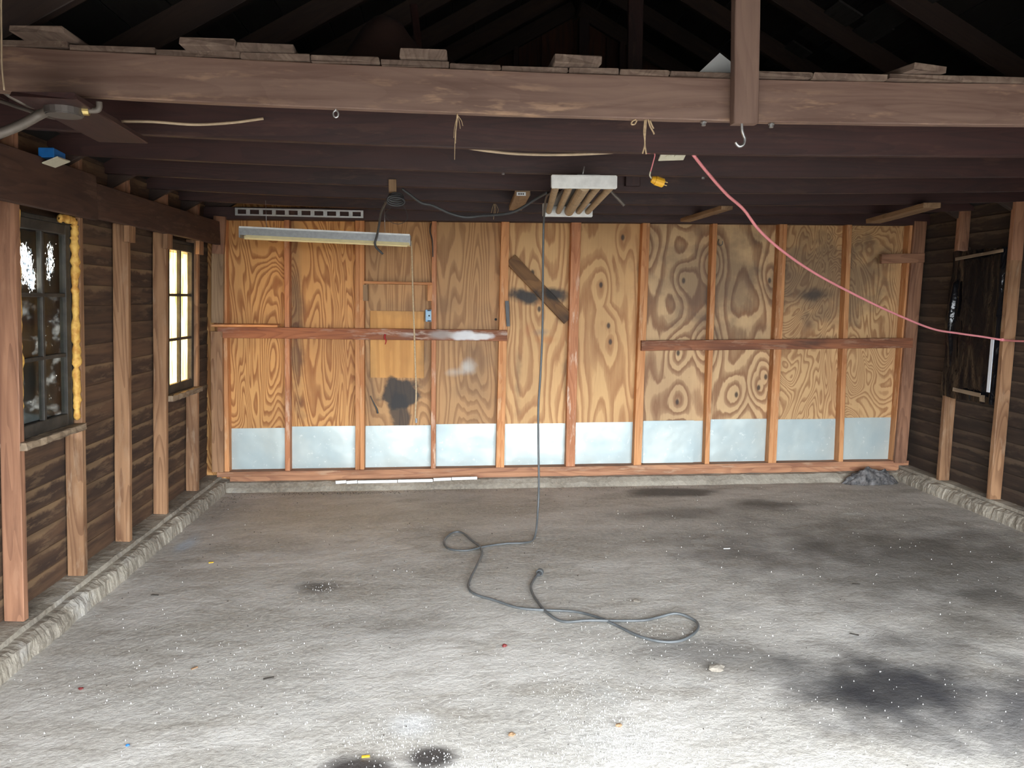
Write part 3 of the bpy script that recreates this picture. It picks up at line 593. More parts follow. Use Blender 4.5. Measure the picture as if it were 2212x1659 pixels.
# expanding foam squeezed out beside the near sash
def foam(name, root, path, r, seed):
    P = catmull(path, 10); vs_, fs = [], []; sides = 10; c = P[0].copy()
    for i, p in enumerate(P):
        rr = r * (0.7 + 0.9 * abs(mnoise.noise(V((i * 0.31, seed, 0)))) + 0.4 * mnoise.noise(V((i * 0.7, seed, 4))))
        if i in (0, len(P) - 1): rr *= 0.3
        off = 0.010 * mnoise.noise(V((i * 0.17, seed, 8)))
        t = (P[min(i + 1, len(P) - 1)] - P[max(i - 1, 0)]).normalized(); u = V((1, 0, 0)); u = (u - t * u.dot(t)).normalized(); v = t.cross(u)
        for k in range(sides):
            a = 2 * math.pi * k / sides; q = rr * (1 + 0.3 * mnoise.noise(V((i * 0.4, k * 1.3, seed))))
            vs_.append(p - c + u * (math.cos(a) * q * 0.8) + v * (math.sin(a) * q + off))
    for i in range(len(P) - 1):
        for k in range(sides): fs.append((i * sides + k, i * sides + (k + 1) % sides, (i + 1) * sides + (k + 1) % sides, (i + 1) * sides + k))
    return mesh_obj(name, vs_, fs, FOAM, root, Matrix.Translation(c), smooth=True)
foam('foam_seam', win1, [P1(4.19, z, .03) for z in (2.0, 1.9, 1.7, 1.5, 1.3, 1.1, 0.98)], 0.027, 3)
foam('foam_seam', win1, [P1(y, z, .035) for y, z in ((4.19, 2.0), (4.15, 2.015), (4.08, 2.018), (4.02, 2.01))], 0.022, 9)
foam('foam_seam', win1, [P1(3.675, z, .025) for z in (2.03, 1.85, 1.6, 1.35, 1.1)], 0.014, 5)

# ---------------------------------------------------------------- ceiling joists and loft boards
ce = empty('ceiling', (1.0, 4.5, ZJ), 'structure')
JY = [3.50, 4.13, 4.76, 5.38, 5.98]
plank('tie_beam', ce, (-2.3, 2.86, ZJ + 0.078), (4.3, 2.86, ZJ + 0.078), (0, 0, 1), 0.15, 0.042, BEAM, nseg=40, jit=0.0012, bend=SAG)
for i, y in enumerate(JY):
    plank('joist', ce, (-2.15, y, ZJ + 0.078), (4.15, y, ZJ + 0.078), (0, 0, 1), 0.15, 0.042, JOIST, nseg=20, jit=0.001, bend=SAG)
# the loft floor: a layer of boards laid across the joists
x = -2.2; i = 0
while x < 4.2:
    wd = random.choice((0.235, 0.285, 0.185, 0.24)); th = 0.020; zs = ZJ + 0.154 + th / 2 + SAG(x + wd / 2)
    plank('loft_board', ce, (x + wd / 2, 2.84 + random.uniform(-.025, .01), zs), (x + wd / 2, 6.6, zs), (1, 0, 0), wd - 0.004, th, LOFT, nseg=4, jit=0.002, ends=0.004)
    x += wd; i += 1
# king posts
a = aty(1612, 266, 2.79); pt_ = aty(1616, 0, 2.79); d = (pt_ - a) / (pt_.z - a.z)
plank('hanging_post', ce, a + V((0, .022, 0)), a + d * (roofz(1.05) - 0.1 - a.z) + V((0, .022, 0)), (1, 0, 0), 0.092, 0.044, BEAM, nseg=10, jit=.001)
a = aty(1370, 160, 4.72); plank('hanging_post', ce, (a.x, 4.72, 2.3), (a.x, 4.72, roofz(a.x) - .1), (1, 0, 0), 0.09, 0.04, JOIST)

# ---------------------------------------------------------------- roof
rf = empty('roof', (XR, 3.4, 4.0), 'structure')
for y in [0.45, 1.07, 1.69, 2.31, 2.93, 3.55, 4.17, 4.80, 5.42, 6.02, 6.58]:
    for s in (-1, 1):
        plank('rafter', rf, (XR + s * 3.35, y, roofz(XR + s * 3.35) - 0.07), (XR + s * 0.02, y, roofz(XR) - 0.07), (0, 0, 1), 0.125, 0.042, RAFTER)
L = math.hypot(3.5, 3.5 * SLOPE)
for s in (-1, 1):
    u = 0.0; k = 0
    while u < 3.2:
        wd = 0.17; xa = XR + s * (u + wd / 2); zz = roofz(xa) + 0.012
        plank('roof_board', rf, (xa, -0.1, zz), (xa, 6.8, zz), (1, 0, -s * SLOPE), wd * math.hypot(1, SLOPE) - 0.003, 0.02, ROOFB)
        u += wd; k += 1
    p = [V((XR, -0.15, roofz(XR) + .03)), V((XR + s * 3.32, -0.15, roofz(XR + s * 3.32) + .03)), V((XR + s * 3.32, 6.85, roofz(XR + s * 3.32) + .03)), V((XR, 6.85, roofz(XR) + .03))]
    mesh_obj('roof_covering', p + [q + V((0, 0, .04)) for q in p], [(0, 1, 2, 3), (4, 5, 6, 7), (0, 1, 5, 4), (1, 2, 6, 5), (2, 3, 7, 6), (3, 0, 4, 7)], ROOFB, rf)
plank('ridge_board', rf, (XR, 0.0, roofz(XR) - .06), (XR, 6.7, roofz(XR) - .06), (0, 0, 1), 0.16, 0.025, RAFTER)

# a few lighter sheathing panels showing between the right-hand rafters
def at_roof(px, py):
    r = ROT @ V(((px - CX) / FPX, -(py - CY) / FPX, -1.0)); k = 2.36 + (3.1 + XR) * SLOPE
    t = (k - SLOPE * CAM.x - CAM.z) / (r.z + SLOPE * r.x); return CAM + r * t
PANEL = wood_mat('grey_roof_panel', hx(64, 62, 60), hx(46, 44, 42), None, var=0.15)
for px, py, l_, wd in ((1790, 48, 0.55, 0.17), (1852, 82, 0.60, 0.15), (1945, 12, 0.55, 0.17), (1700, 122, 0.5, 0.16)):
    p = at_roof(px, py); plank('roof_panel', rf, p + V((0, -l_ / 2, -.012)), p + V((0, l_ / 2, -.012)), (1, 0, -SLOPE), wd, 0.012, PANEL)

# ================================================================== THINGS
# ---- loose boards on the loft edge
ZT = ZJ + 0.176
def loft_piece(px0, px1, pyb, yf, th, ln, label, skew=0.0, mat=LOFT, z=None):
    a = aty(px0, pyb, yf); b = aty(px1, pyb, yf); wd = (b - a).length; cx = (a.x + b.x) / 2; z = ZT + SAG(cx)
    o = plank('loose_board', None, (cx, yf, z + th / 2), (cx + skew, yf + ln, z + th / 2), (1, 0, 0), wd, th, mat, nseg=5, jit=0.002, ends=0.006)
    return tag(o, label, 'board', 'loose boards laid on the loft edge')
loft_piece(22, 140, 95, 2.75, 0.020, 2.2, 'grey board jutting over the tie beam at its far left end', 0.0)
loft_piece(388, 508, 112, 2.79, 0.024, 2.4, 'thick grey board end jutting over the tie beam, left of a flatter one')
loft_piece(511, 634, 122, 2.80, 0.021, 0.30, 'flat pale board end beside the thick board on the tie beam')
loft_piece(864, 966, 142, 2.81, 0.030, 0.28, 'stout chipped board end on the tie beam in front of the brown tarp')
loft_piece(1197, 1300, 155, 2.80, 0.028, 2.4, 'weathered board end with notched top on the tie beam, above the white lamp fixture', -0.10)
loft_piece(1965, 2048, 172, 2.79, 0.026, 2.2, 'grey skewed board on the tie beam right of the hanging post', -0.55)
# tarp heap
def heap(name, c, rx, ry, h, mat, seed, n=26):
    vs_, fs = [], []
    for j in range(n + 1):
        for i in range(n + 1):
            u, v = i / n * 2 - 1, j / n * 2 - 1; r = math.hypot(u, v)
            z = h * max(0, 1 - r ** 3.2) * (0.85 + 0.5 * mnoise.noise(V((u * 1.6, v * 1.6, seed)))) + (0.02 * mnoise.noise(V((u * 6, v * 6, seed))) if r < 1 else 0)
            s = 1 if r <= 1 else 1 / r
            vs_.append((u * rx * s, v * ry * s, max(z, 0)))
    for j in range(n):
        for i in range(n): a = j * (n + 1) + i; fs.append((a, a + 1, a + n + 2, a + n + 1))
    return mesh_obj(name, vs_, fs, mat, None, Matrix.Translation(V(c)), smooth=True)
tp = aty(860, 120, 3.6); tag(heap('tarp', (tp.x, 3.6, ZT + .001 + SAG(tp.x)), 0.38, 0.45, 0.33, TARP, 2.0), 'crumpled dark brown tarp heaped on the loft boards', 'tarp')
a = aty(910, 78, 3.55); b = aty(893, 12, 3.75)
tag(plank('stick', None, a + V((0, .05, -.18)), b, (1, 0, 0), 0.032, 0.02, JOIST, nseg=4, jit=.003), 'dark wooden stick poking up behind the brown tarp', 'stick')
# folded white card on the loft edge
c = aty(1545, 160, 2.95); card = [(1508, 158), (1556, 113), (1579, 132), (1582, 162), (1512, 163)]
pts = [aty(px, py, 2.95) for px, py in card]; bm = bmesh.new(); vv = [bm.verts.new(p - c + V((0, 0.06 * (p.z - ZT), 0))) for p in pts]; f = bm.faces.new(vv)
ret = bmesh.ops.extrude_face_region(bm, geom=[f]); bmesh.ops.translate(bm, verts=[g for g in ret['geom'] if isinstance(g, bmesh.types.BMVert)], vec=(0, 0.004, 0))
tag(bm_obj('card_sheet', bm, PAPER, None, Matrix.Translation(c)), 'stiff white pointed sheet standing on the loft edge beside the post', 'sheet')

# ---- hook and bolts under the beam
pts = [(1602, 262), (1603, 281), (1606, 291), (1609, 301), (1606, 312), (1598, 316), (1592, 312), (1589, 307)]
tag(tube('ceiling_hook', None, [aty(x, y, 2.80) for x, y in pts], 0.0055, STEEL), 'galvanised screw hook hanging from the bottom of the post', 'hook')
def bolt(px, py, y, label, s=1.0, ztop=None):
    p = aty(px, py, y); e = empty('bolt', p + V((0, 0, .02)), None, label, 'bolt')
    cyl('shank', e, p + V((0, 0, .022 * s)), p, 0.0045 * s, STEEL)
    cyl('washer', e, p + V((0, 0, .006 * s)), p + V((0, 0, .002 * s)), 0.011 * s, STEEL)
    cyl('head', e, p + V((0, 0, .002 * s)), p - V((0, 0, .008 * s)), 0.008 * s, STEEL, sides=6)
bolt(1520, 267, 2.86, 'steel bolt under the tie beam just left of the hook')
bolt(1666, 271, 2.86, 'steel bolt under the tie beam right of the hook')
bolt(1519, 383, 4.13, 'pale bolt head under a dark joist beside the pink cord', 1.1)
bolt(1087, 374, 4.13, 'small white bolt head under a dark joist left of the lamp fixture', 1.0)
a = aty(725, 231, 2.86)
tag(tube('screw_eye', None, [a, a - V((0, 0, .012))] + [a + V((.009 * math.sin(t), 0, -.024 + .012 * math.cos(t))) for t in [k * math.pi / 4 for k in range(0, 9)]], 0.003, STEEL, n=3), 'small steel screw eye under the tie beam, left half', 'hook')
a = aty(1818, 446, 5.98); tag(tube('small_hook', None, [a, a - V((0, 0, .018)), a + V((.008, 0, -.03)), a + V((0, 0, -.042)), a + V((-.010, 0, -.034))], 0.003, STEEL), 'tiny steel cup hook under the rear joists at right', 'hook')

# ---- cables and twine
def cable(name, pts, r, mat, label, cat='cable', **k): return tag(tube(name, None, [aty(*p) for p in pts], r, mat, **k), label, cat)
cable('cable', [(262, 262, 3.30), (330, 263, 3.35), (420, 269, 3.40), (500, 265, 3.42), (569, 256, 3.44)], 0.006, NMWIRE, 'stub of tan cable sticking out beside the slanted board')
cable('cable', [(1000, 318, 3.52), (1060, 327, 3.53), (1130, 333, 3.54), (1230, 334, 3.54), (1330, 329, 3.53), (1400, 322, 3.52)], 0.0065, NMWIRE, 'tan cable sagging under the second joist')
tw = empty('twine_strand', aty(986, 248, 2.86), None, 'frayed twine strand hanging from the beam, left one', 'twine')
tube('strand', tw, [aty(988, 246, 2.86), aty(986, 270, 2.86), aty(983, 300, 2.86), aty(982, 345, 2.86)], 0.0032, TWINE, sides=6, taper=0.3)
for dx, dy in ((-8, 50), (6, 30), (12, 24), (-4, 62)): tube('fibre', tw, [aty(988, 248, 2.86), aty(988 + dx * .7, 248 + dy * .5, 2.86), aty(988 + dx, 248 + dy, 2.86)], 0.0012, TWINE, sides=4)
tw = empty('twine_loop', aty(1393, 260, 2.86), None, 'bundle of pale twine ends hanging under the beam near the ivory outlet', 'twine')
for pl in ([(1393, 258), (1391, 285), (1393, 310), (1388, 332)], [(1396, 258), (1394, 285), (1393, 310), (1396, 333)], [(1400, 258), (1404, 272), (1411, 285), (1413, 290)], [(1404, 260), (1408, 270), (1412, 278)], [(1374, 258), (1366, 262), (1364, 268), (1371, 268), (1376, 260)]):
    tube('strand', tw, [aty(x, y, 2.855) for x, y in pl], 0.003, TWINE, sides=6)
tw = empty('wire_bundle', aty(1068, 445, 5.96), None, 'thin frayed wire ends hanging from a rear joist', 'wire')
for dx, l in ((-5, 20), (0, 34), (3, 26), (8, 22)): tube('strand', tw, [aty(1068 + dx * .3, 440, 5.95), aty(1068 + dx, 452, 5.95), aty(1066 + dx, 440 + l, 5.95)], 0.0022, TWINE, sides=5)
tw = tag(tube('thin_wire', None, [aty(845, 448, 5.3), aty(832, 462, 5.3), aty(842, 478, 5.3), aty(862, 484, 5.3), aty(879, 474, 5.3), aty(877, 455, 5.3), aty(868, 440, 5.3)], 0.0018, RUBBER, sides=5), 'thin looped wire dangling below the coiled cord', 'wire')

# ---- pink cord
pk = empty('extension_cord', aty(1497, 334, 3.53), None, 'pink cord sagging from the second joist to the right wall', 'cord')
pkp = [(1497, 334, 3.53), (1530, 375, 3.65), (1570, 420, 3.78), (1606, 452, 3.9), (1640, 497, 4.0), (1690, 542, 4.18), (1760, 590, 4.45), (1840, 633, 4.72), (1920, 672, 4.95), (2010, 709, 5.2), (2070, 720, 5.3), (2120, 727, 5.345), (2164, 734, 5.355)]
P = [aty(*p) for p in pkp]; P += [V((3.99, 5.2, P[-1].z)), V((3.97, 4.9, P[-1].z + .01)), V((3.97, 4.2, P[-1].z + .02))]
tube('cord', pk, P, 0.0075, PINK)
q = P[12]; box('clip', pk, q - V((.012, .012, .010)), q + V((.012, .012, .010)), PINK, 0.003)
# ---- yellow plug on a short lead
yp = empty('yellow_plug', aty(1425, 392, 3.5), None, 'yellow three-prong plug dangling on a short pink lead', 'plug')
tube('lead', yp, [aty(1398, 331, 3.5), aty(1414, 332, 3.5), aty(1411, 350, 3.5), aty(1405, 372, 3.5)], 0.003, PINK, sides=6)
tube('lead_end', yp, [aty(1405, 371, 3.5), aty(1404, 380, 3.5), aty(1410, 388, 3.5)], 0.0035, IVORY, sides=6)
a, b = aty(1407, 387, 3.5), aty(1434, 396, 3.5)
pbod = cyl('plug_body', yp, a.lerp(b, .25), b, 0.021, YELLOW, bev=0.004); cyl('plug_cap', yp, a, a.lerp(b, .3), 0.014, YELLOW, r2=0.019, bev=.002)
dr = (b - a).normalized(); up = V((0, 0, 1)); up = (up - dr * up.dot(dr)).normalized()
for s in (0.008, -0.006): plank('prong', pbod, b + up * s, b + up * s + dr * 0.016, (0, 1, 0), 0.006, 0.003, BRASS, ch=.0003)
# ---- outlet box with ivory plate under joist
ob = empty('outlet_box', aty(1450, 335, 3.56), None, 'blue outlet box with ivory cover plate facing down beside the pink cord', 'outlet')
a, b = aty(1430, 331, 3.56), aty(1474, 335, 3.56); box('box_body', ob, (a.x, 3.53, a.z - .008), (b.x, 3.60, ZJ + .05), BLUE, .003)
c = V(((a.x + b.x) / 2, 3.55, a.z - 0.012)); bm = bmesh.new(); box_bm(bm, (-.060, -.036, -.003), (.060, .036, .003)); bmesh.ops.bevel(bm, geom=list(bm.edges), offset=.002, segments=1, affect='EDGES')
mw = Matrix.Translation(c) @ Matrix.Rotation(math.radians(-24), 4, 'X') @ Matrix.Rotation(math.radians(-3), 4, 'Y')
cpl = bm_obj('cover_plate', bm, IVORY, ob, mw)
for s in (-.020, .020):
    bm = bmesh.new(); bmesh.ops.create_cone(bm, cap_ends=True, segments=16, radius1=.014, radius2=.013, depth=.004); bm_obj('receptacle', bm, IVORY, cpl, mw @ Matrix.Translation((s, 0, -.0045)))
# ---- blue box on the left ledger
lb = empty('outlet_box', (-1.9, 3.4, 2.2), None, 'bright blue electrical box with white cover on the left ledger', 'outlet')
bx = LX(-2.014, 2.2) + .06; p0 = at(85, 325, 'x', bx); p1 = at(138, 345, 'x', bx); cpt = (p0 + p1) / 2
bm = bmesh.new(); box_bm(bm, (-.035, -.055, -.022), (.035, .055, .022)); bmesh.ops.bevel(bm, geom=list(bm.edges), offset=.003, segments=1, affect='EDGES')
bm_obj('box_body', bm, BLUE, lb, Matrix.Translation(cpt) @ Matrix.Rotation(math.radians(-4), 4, 'X'))
bm = bmesh.new(); box_bm(bm, (-.038, -.058, -.003), (.038, .058, .003)); bm_obj('cover_plate', bm, IVORY, lb, Matrix.Translation(cpt + V((.02, -0.005, -.032))) @ Matrix.Rotation(math.radians(-22), 4, 'Y'))
# ---- slanted board under the beam with junction box and conduits
tag(plank('slanted_board', None, (-1.275, 2.60, ZJ - 0.013), (-1.32, 3.30, ZJ - 0.013), (1, 0, 0), 0.19, 0.020, JOIST, nseg=4, jit=.002, ends=.008), 'short brown board nailed under the tie beam at far left', 'board')
jb = empty('junction_box', atz(135, 240, 2.23), None, 'round grey junction box with conduit stubs under the short brown board', 'junction box')
c = atz(138, 236, 2.238); cyl('box_body', jb, c + V((0, 0, .026)), c - V((0, 0, .022)), 0.058, BOXMET, sides=20, bev=.004)
cyl('clamp', jb, c + V((.05, .01, 0)), c + V((.074, .014, 0)), 0.016, BRASS, sides=10)
tube('conduit_stub', jb, [c + V((.06, .012, 0)), c + V((.095, .016, .002)), c + V((.105, .017, .012)), c + V((.106, .017, .03))], 0.010, CONDUIT)
tube('conduit', jb, [c + V((-.035, 0, .004)), aty(85, 248, 2.75), aty(40, 272, 2.72), aty(-30, 298, 2.68), aty(-200, 350, 2.6)], 0.016, CONDUIT)
tube('conduit', jb, [c + V((-.03, .03, .01)), aty(70, 230, 2.95), aty(30, 212, 2.95), aty(5, 196, 2.93)], 0.008, CONDUIT)
cable('cable', [(160, 258, 2.98), (110, 253, 3.0), (50, 235, 3.05), (4, 220, 3.1), (-60, 205, 3.1)], 0.007, CONDUIT, 'thin dusty cable passing behind the round junction box')
cable('cord', [(2, -40, 2.80), (3, 60, 2.80), (4, 140, 2.80), (9, 195, 2.80)], 0.003, NMWIRE, 'thin pale wire running down the tie beam at the left edge', 'wire')

# ---- five-tube white lamp fixture
fx = empty('lamp_fixture', (0.7, 4.5, 2.25), None, 'white open fluorescent fixture with dusty tubes seen from its end', 'light fixture')
a, b = aty(1190, 407, 3.9), aty(1332, 380, 3.9)
box('end_cap', fx, (a.x, 3.88, a.z), (b.x, 3.91, b.z), WHITE_MET, .004)
a2, b2 = aty(1172, 468, 5.1), aty(1280, 440, 5.1); box('end_cap', fx, (a2.x, 5.09, a2.z), (b2.x, 5.12, b2.z), WHITE_MET, .004)
box('ballast_channel', fx, ((a.x + b.x) / 2 - .035, 3.9, b.z - .012), ((a.x + b.x) / 2 + .035 + .05, 5.1, b.z + .006), GREY_MET, .003)
for i, u in enumerate((0.08, 0.29, 0.52, 0.73, 0.93)):
    xa = a.x + (b.x - a.x) * u; xb = a2.x + (b2.x - a2.x) * (0.12 + 0.78 * (u - .08) / .85); r = 0.031 if i == 2 else 0.019
    za = a.z + 0.018; cyl('lamp_tube', fx, (xa, 3.90, za), (xb, 5.09, a2.z + .034), r, GLOVE, sides=16)
for yy in (3.95, 5.05): tube('hanger', fx, [((a.x + b.x) / 2, yy, b.z), ((a.x + b.x) / 2 + .01, yy, ZJ + .02)], 0.004, STEEL, smooth_path=False)
# ---- black extension cord hanging from the fixture and lying on the floor
ec = empty('extension_cord', atz(1163, 1150), None, 'dark grey cord hanging from the lamp fixture and looping over the floor', 'cord')
H = [(1192, 415, 4.3), (1180, 428, 4.7), (1175, 470, 5.1), (1173, 560, 5.15), (1172, 700, 5.2), (1168, 800, 5.22), (1163, 880, 5.22), (1163, 960, 5.22), (1164, 1040, 5.2), (1162, 1100, 5.18)]
Pc = [aty(*p) for p in H] + [atz(x, y, .010) for x, y in [(1155, 1160), (1135, 1172), (1095, 1174), (1050, 1180), (1010, 1189), (975, 1187), (961, 1178), (961, 1165), (975, 1152), (992, 1149), (1005, 1155), (1020, 1168), (1036, 1180), (1041, 1196), (1030, 1225), (1014, 1255), (1013, 1272), (1030, 1285), (1070, 1297), (1120, 1313), (1180, 1318), (1240, 1321), (1290, 1333), (1330, 1350), (1380, 1374), (1430, 1386), (1470, 1384), (1498, 1369), (1508, 1354), (1500, 1340), (1462, 1330), (1420, 1334), (1390, 1340), (1330, 1341), (1270, 1345), (1220, 1343), (1190, 1330), (1165, 1305), (1149, 1278), (1148, 1262), (1158, 1245), (1166, 1236)]]
for i in (24, 40, 44): Pc[i].z += 0.012
tube('cord', ec, Pc, 0.0072, RUBBER2, n=6)
a = atz(1165, 1239, .014); b = atz(1171, 1228, .018); dd = (b - a).normalized()
cyl('plug_neck', ec, a - dd * .02, a + dd * .005, 0.010, RUBBER, r2=.015); cyl('plug_head', ec, a + dd * .005, a + dd * .035, 0.021, RUBBER2, bev=.003)
# ---- coiled cord on its block, to fixture and to shop light
cc = empty('coiled_cord', aty(852, 408, 4.72), None, 'dark cord coiled round a joist block, swagged to the lamp fixture', 'cord')
p = aty(848, 405, 4.73); plank('hanging_block', cc, p + V((0, 0, .045)), p - V((0, 0, .03)), (1, 0, 0), 0.045, 0.03, BLOCK)
for k in range(4):
    pts = []
    for j in range(13):
        t = 2 * math.pi * j / 12; pts.append(aty(855, 424 + k * 1.6, 4.68) + V(((.040 + .004 * k) * math.cos(t), .02 * math.sin(t + k), .022 * math.sin(t) - .006 * k)))
    tube('coil_turn', cc, pts, 0.0055, RUBBER, n=4, sides=6)
tube('swag', cc, [aty(*p) for p in [(868, 408, 4.70), (885, 420, 4.7), (910, 438, 4.7), (935, 444, 4.7), (970, 460, 4.7), (1005, 469, 4.7), (1040, 466, 4.68), (1090, 462, 4.62), (1120, 453, 4.58), (1160, 428, 4.5), (1182, 416, 4.42)]], 0.0085, RUBBER)
tube('drop', cc, [aty(*p) for p in [(842, 425, 4.72), (832, 440, 4.9), (823, 460, 5.1), (818, 490, 5.25), (814, 510, 5.31), (810, 525, 5.33), (813, 535, 5.33), (822, 544, 5.33), (827, 549, 5.33)]], 0.0075, RUBBER)
tag(tube('cable_end', None, [aty(*p) for p in [(1318, 410, 4.6), (1326, 420, 4.6), (1337, 431, 4.6), (1349, 444, 4.6)]], 0.010, CONDUIT), 'short stub of grey cable hanging right of the lamp fixture', 'cable')

# ---- shop light with reflector
sl = empty('shop_light', (-0.87, 5.4, 2.06), None, 'long grey shop light hanging in front of the plywood wall', 'light fixture')
def extrude_profile(name, parent, a, b, prof, mat, cap=True):
    a = V(a); b = V(b); n = len(prof); vs_ = [a + V((0, y, z)) for y, z in prof] + [b + V((0, y, z)) for y, z in prof]; c = (a + b) / 2
    bm = bmesh.new(); vv = [bm.verts.new(v - c) for v in vs_]
    for i in range(n): bm.faces.new((vv[i], vv[(i + 1) % n], vv[(i + 1) % n + n], vv[i + n]))
    if cap: bm.faces.new(vv[:n]); bm.faces.new(vv[n:][::-1])
    return bm_obj(name, bm, mat, parent, Matrix.Translation(c))
A, B = aty(517, 500, 5.36), aty(885, 517, 5.36); A.x = aty(517, 500, 5.36).x
extrude_profile('housing', sl, A, B, [(0, -.022), (0, .026), (.10, .026), (.10, -.022), (.094, -.022), (.094, .020), (.006, .020), (.006, -.022)], GREY_MET)
extrude_profile('top_lip', sl, A + V((0, 0, .028)), B + V((0, 0, .028)), [(-.006, -.004), (-.006, .007), (.02, .007), (.02, -.004)], WHITE_MET)
extrude_profile('reflector', sl, A + V((.04, 0, -.022)), B + V((0, 0, -.022)), [(0, 0), (-.010, -.018), (-.002, -.020), (.05, -.012), (.10, -.02), (.10, 0)], CREAM)
for q in (A, B): box('end_plate', sl, q + V((-.004, -.004, -.04)), q + V((.004, .104, .030)), GREY_MET, .002)
cyl('lamp_tube', sl, A + V((.02, .05, -.034)), B + V((-.02, .05, -.034)), 0.014, CREAM)
for u in (0.15, 0.85): q = A.lerp(B, u); tube('hanger', sl, [q + V((0, .04, .026)), V((q.x, 5.40, ZJ + .01))], 0.0015, STEEL, smooth_path=False, sides=5)
pc = empty('pull_cord', aty(888, 520, 5.44), None, 'pale pull cord hanging from the right end of the shop light', 'cord')
tube('cord', pc, [aty(*p) for p in [(888, 520, 5.44), (890, 560, 5.5), (892, 640, 5.55), (895, 720, 5.6), (897, 790, 5.62), (899, 850, 5.63), (897, 895, 5.63), (898, 906, 5.63)]], 0.006, TWINE, sides=6)
box_p = aty(899, 907, 5.63); cyl('knob', pc, box_p + V((0, 0, .012)), box_p - V((0, 0, .022)), 0.009, GREY_MET, bev=.002)

# ---- slotted aluminium rail on the rear plate
a, b = aty(508, 457, 6.46), aty(785, 463, 6.46); bm = bmesh.new(); Lr = (b - a).length
box_bm(bm, (-Lr / 2, -.006, .018), (Lr / 2, .006, .030)); box_bm(bm, (-Lr / 2, -.006, -.030), (Lr / 2, .006, -.018))
xs = [-Lr / 2 + Lr * k / 10 for k in range(11)]
for k, xk in enumerate(xs):
    wv = 0.015 if k not in (0, 10) else 0.010; xk = min(max(xk, -Lr / 2 + wv), Lr / 2 - wv); box_bm(bm, (xk - wv, -.005, -.0185), (xk + wv, .005, .0185))
mw = Matrix.Translation((a + b) / 2) @ (b - a).to_track_quat('X', 'Z').to_matrix().to_4x4()
tag(bm_obj('slotted_rail', bm, ALU, None, mw), 'slotted silver metal rail fixed above the shop light', 'rail')

# ---- pale wood blocks hanging below the joists
def hang_block(p0, p1, w_, t_, label, name='wood_block', wd=(1, 0, 0), mat=BLOCK):
    return tag(plank(name, None, p0, p1, wd, w_, t_, mat, nseg=3, jit=.001), label, 'block')
o = hang_block(V((.425, 4.80, 2.262)), V((.445, 5.60, 2.262)), 0.095, 0.03, 'pale wood block with a small sticker between the swag cord and joists')
a = aty(1126, 419, 4.795)
tag(box('sticker', o, a - V((.028, .001, .011)), a + V((.028, .001, .011)), PAPER), 'small white printed sticker')
for k in range(3): box('print', o, a + V((-.018 + .013 * k, -.0022, -.005)), a + V((-.010 + .013 * k, -.0012, .005)), DARKB)
hang_block(V((1.88, 6.24, 2.255)), V((1.93, 5.42, 2.262)), 0.085, 0.03, 'dusty wood strip under the rear joists right of the lamp fixture', 'wood_strip', (1, 0, 0))
hang_block(V((3.36, 6.05, 2.24)), V((3.29, 5.18, 2.262)), 0.12, 0.035, 'pale wood plank under the rear joists at the right wall', 'wood_plank', (1, 0, 0))

# ---- things on the back wall
a, b = aty(1103, 560, 6.60), aty(1228, 690, 6.60); 
tag(plank('diagonal_board', None, a, b, (0.7, 0, 0.7), 0.105, 0.035, wood_mat('sooty_board', hx(150, 108, 64), hx(100, 66, 38), None, marks=WALL_MARKS), nseg=4, jit=.002), 'worn diagonal board braced across the plywood bay', 'board')
a, b = at(430, 705, 'y', 6.40), at(612, 706, 'y', 6.44)
tag(plank('shelf_board', None, V((-1.93, 6.40, 1.405)), V((-1.42, 6.43, 1.40)), (0, 1, 0), 0.20, 0.02, STUD, nseg=4, jit=.001), 'thin wooden shelf board on the rail in the left corner', 'shelf')
ws = empty('wall_shelf', aty(860, 612, 6.58), None, 'small wooden shelf on two brackets in the third bay', 'shelf')
a, b = aty(786, 610, 6.58), aty(934, 613, 6.58); plank('shelf_top', ws, a, b, (0, 1, 0), 0.10, 0.022, STUD)
for px, m in ((790, BLOCK), (929, STUD)): plank('bracket', ws, aty(px, 615, 6.58), aty(px, 650, 6.58), (1, 0, 0), 0.042, 0.06, m)
eb = empty('switch_box', aty(927, 682, 6.56), None, 'small grey-blue metal switch box on the stud above the rail', 'switch box')
c = aty(927, 682, 6.56); box('box_body', eb, c - V((.030, -.0, .050)), c + V((.030, .06, .050)), BLUEGREY, .003)
bface = box('box_face', eb, c - V((.024, .003, .036)), c + V((.024, .002, .036)), plain('pale_blue', hx(140, 180, 205), .4), .001)
cyl('knockout', bface, c + V((0, -.0045, 0)), c + V((0, .002, 0)), .007, BLACKP)
for s in (-1, 1): box('slot', eb, c + V((-.014, -.002, s * .044 - .004)), c + V((.014, .002, s * .044 + .004)), BLACKP)
tag(tube('red_tag', None, [aty(832, 722, 6.50), aty(831, 730, 6.495), aty(834, 736, 6.495), aty(832, 744, 6.49)], 0.009, REDB, sides=6, taper=.4), 'small red tag hanging over the white-spattered rail', 'tag')
tag(tube('wall_cable', None, [aty(931, 482, 6.60), aty(929, 500, 6.56), aty(934, 520, 6.54), aty(935, 555, 6.54)], 0.005, RUBBER, sides=6), 'dark cable running down beside a stud left of centre', 'cable')
tag(tube('wall_hook', None, [aty(1553, 517, 6.60), aty(1551, 525, 6.57), aty(1555, 530, 6.55), aty(1560, 528, 6.55), aty(1561, 521, 6.55)], 0.004, RUSTST, sides=6), 'dark bent hook near the top of the knotty plywood', 'hook')
tag(plank('black_strip', None, aty(1095, 650, 6.53), aty(1098, 705, 6.53), (1, 0, 0), 0.030, 0.012, RUBBER, nseg=4, jit=.003), 'scrap of black plastic stuck to the double stud by the diagonal board', 'plastic scrap')
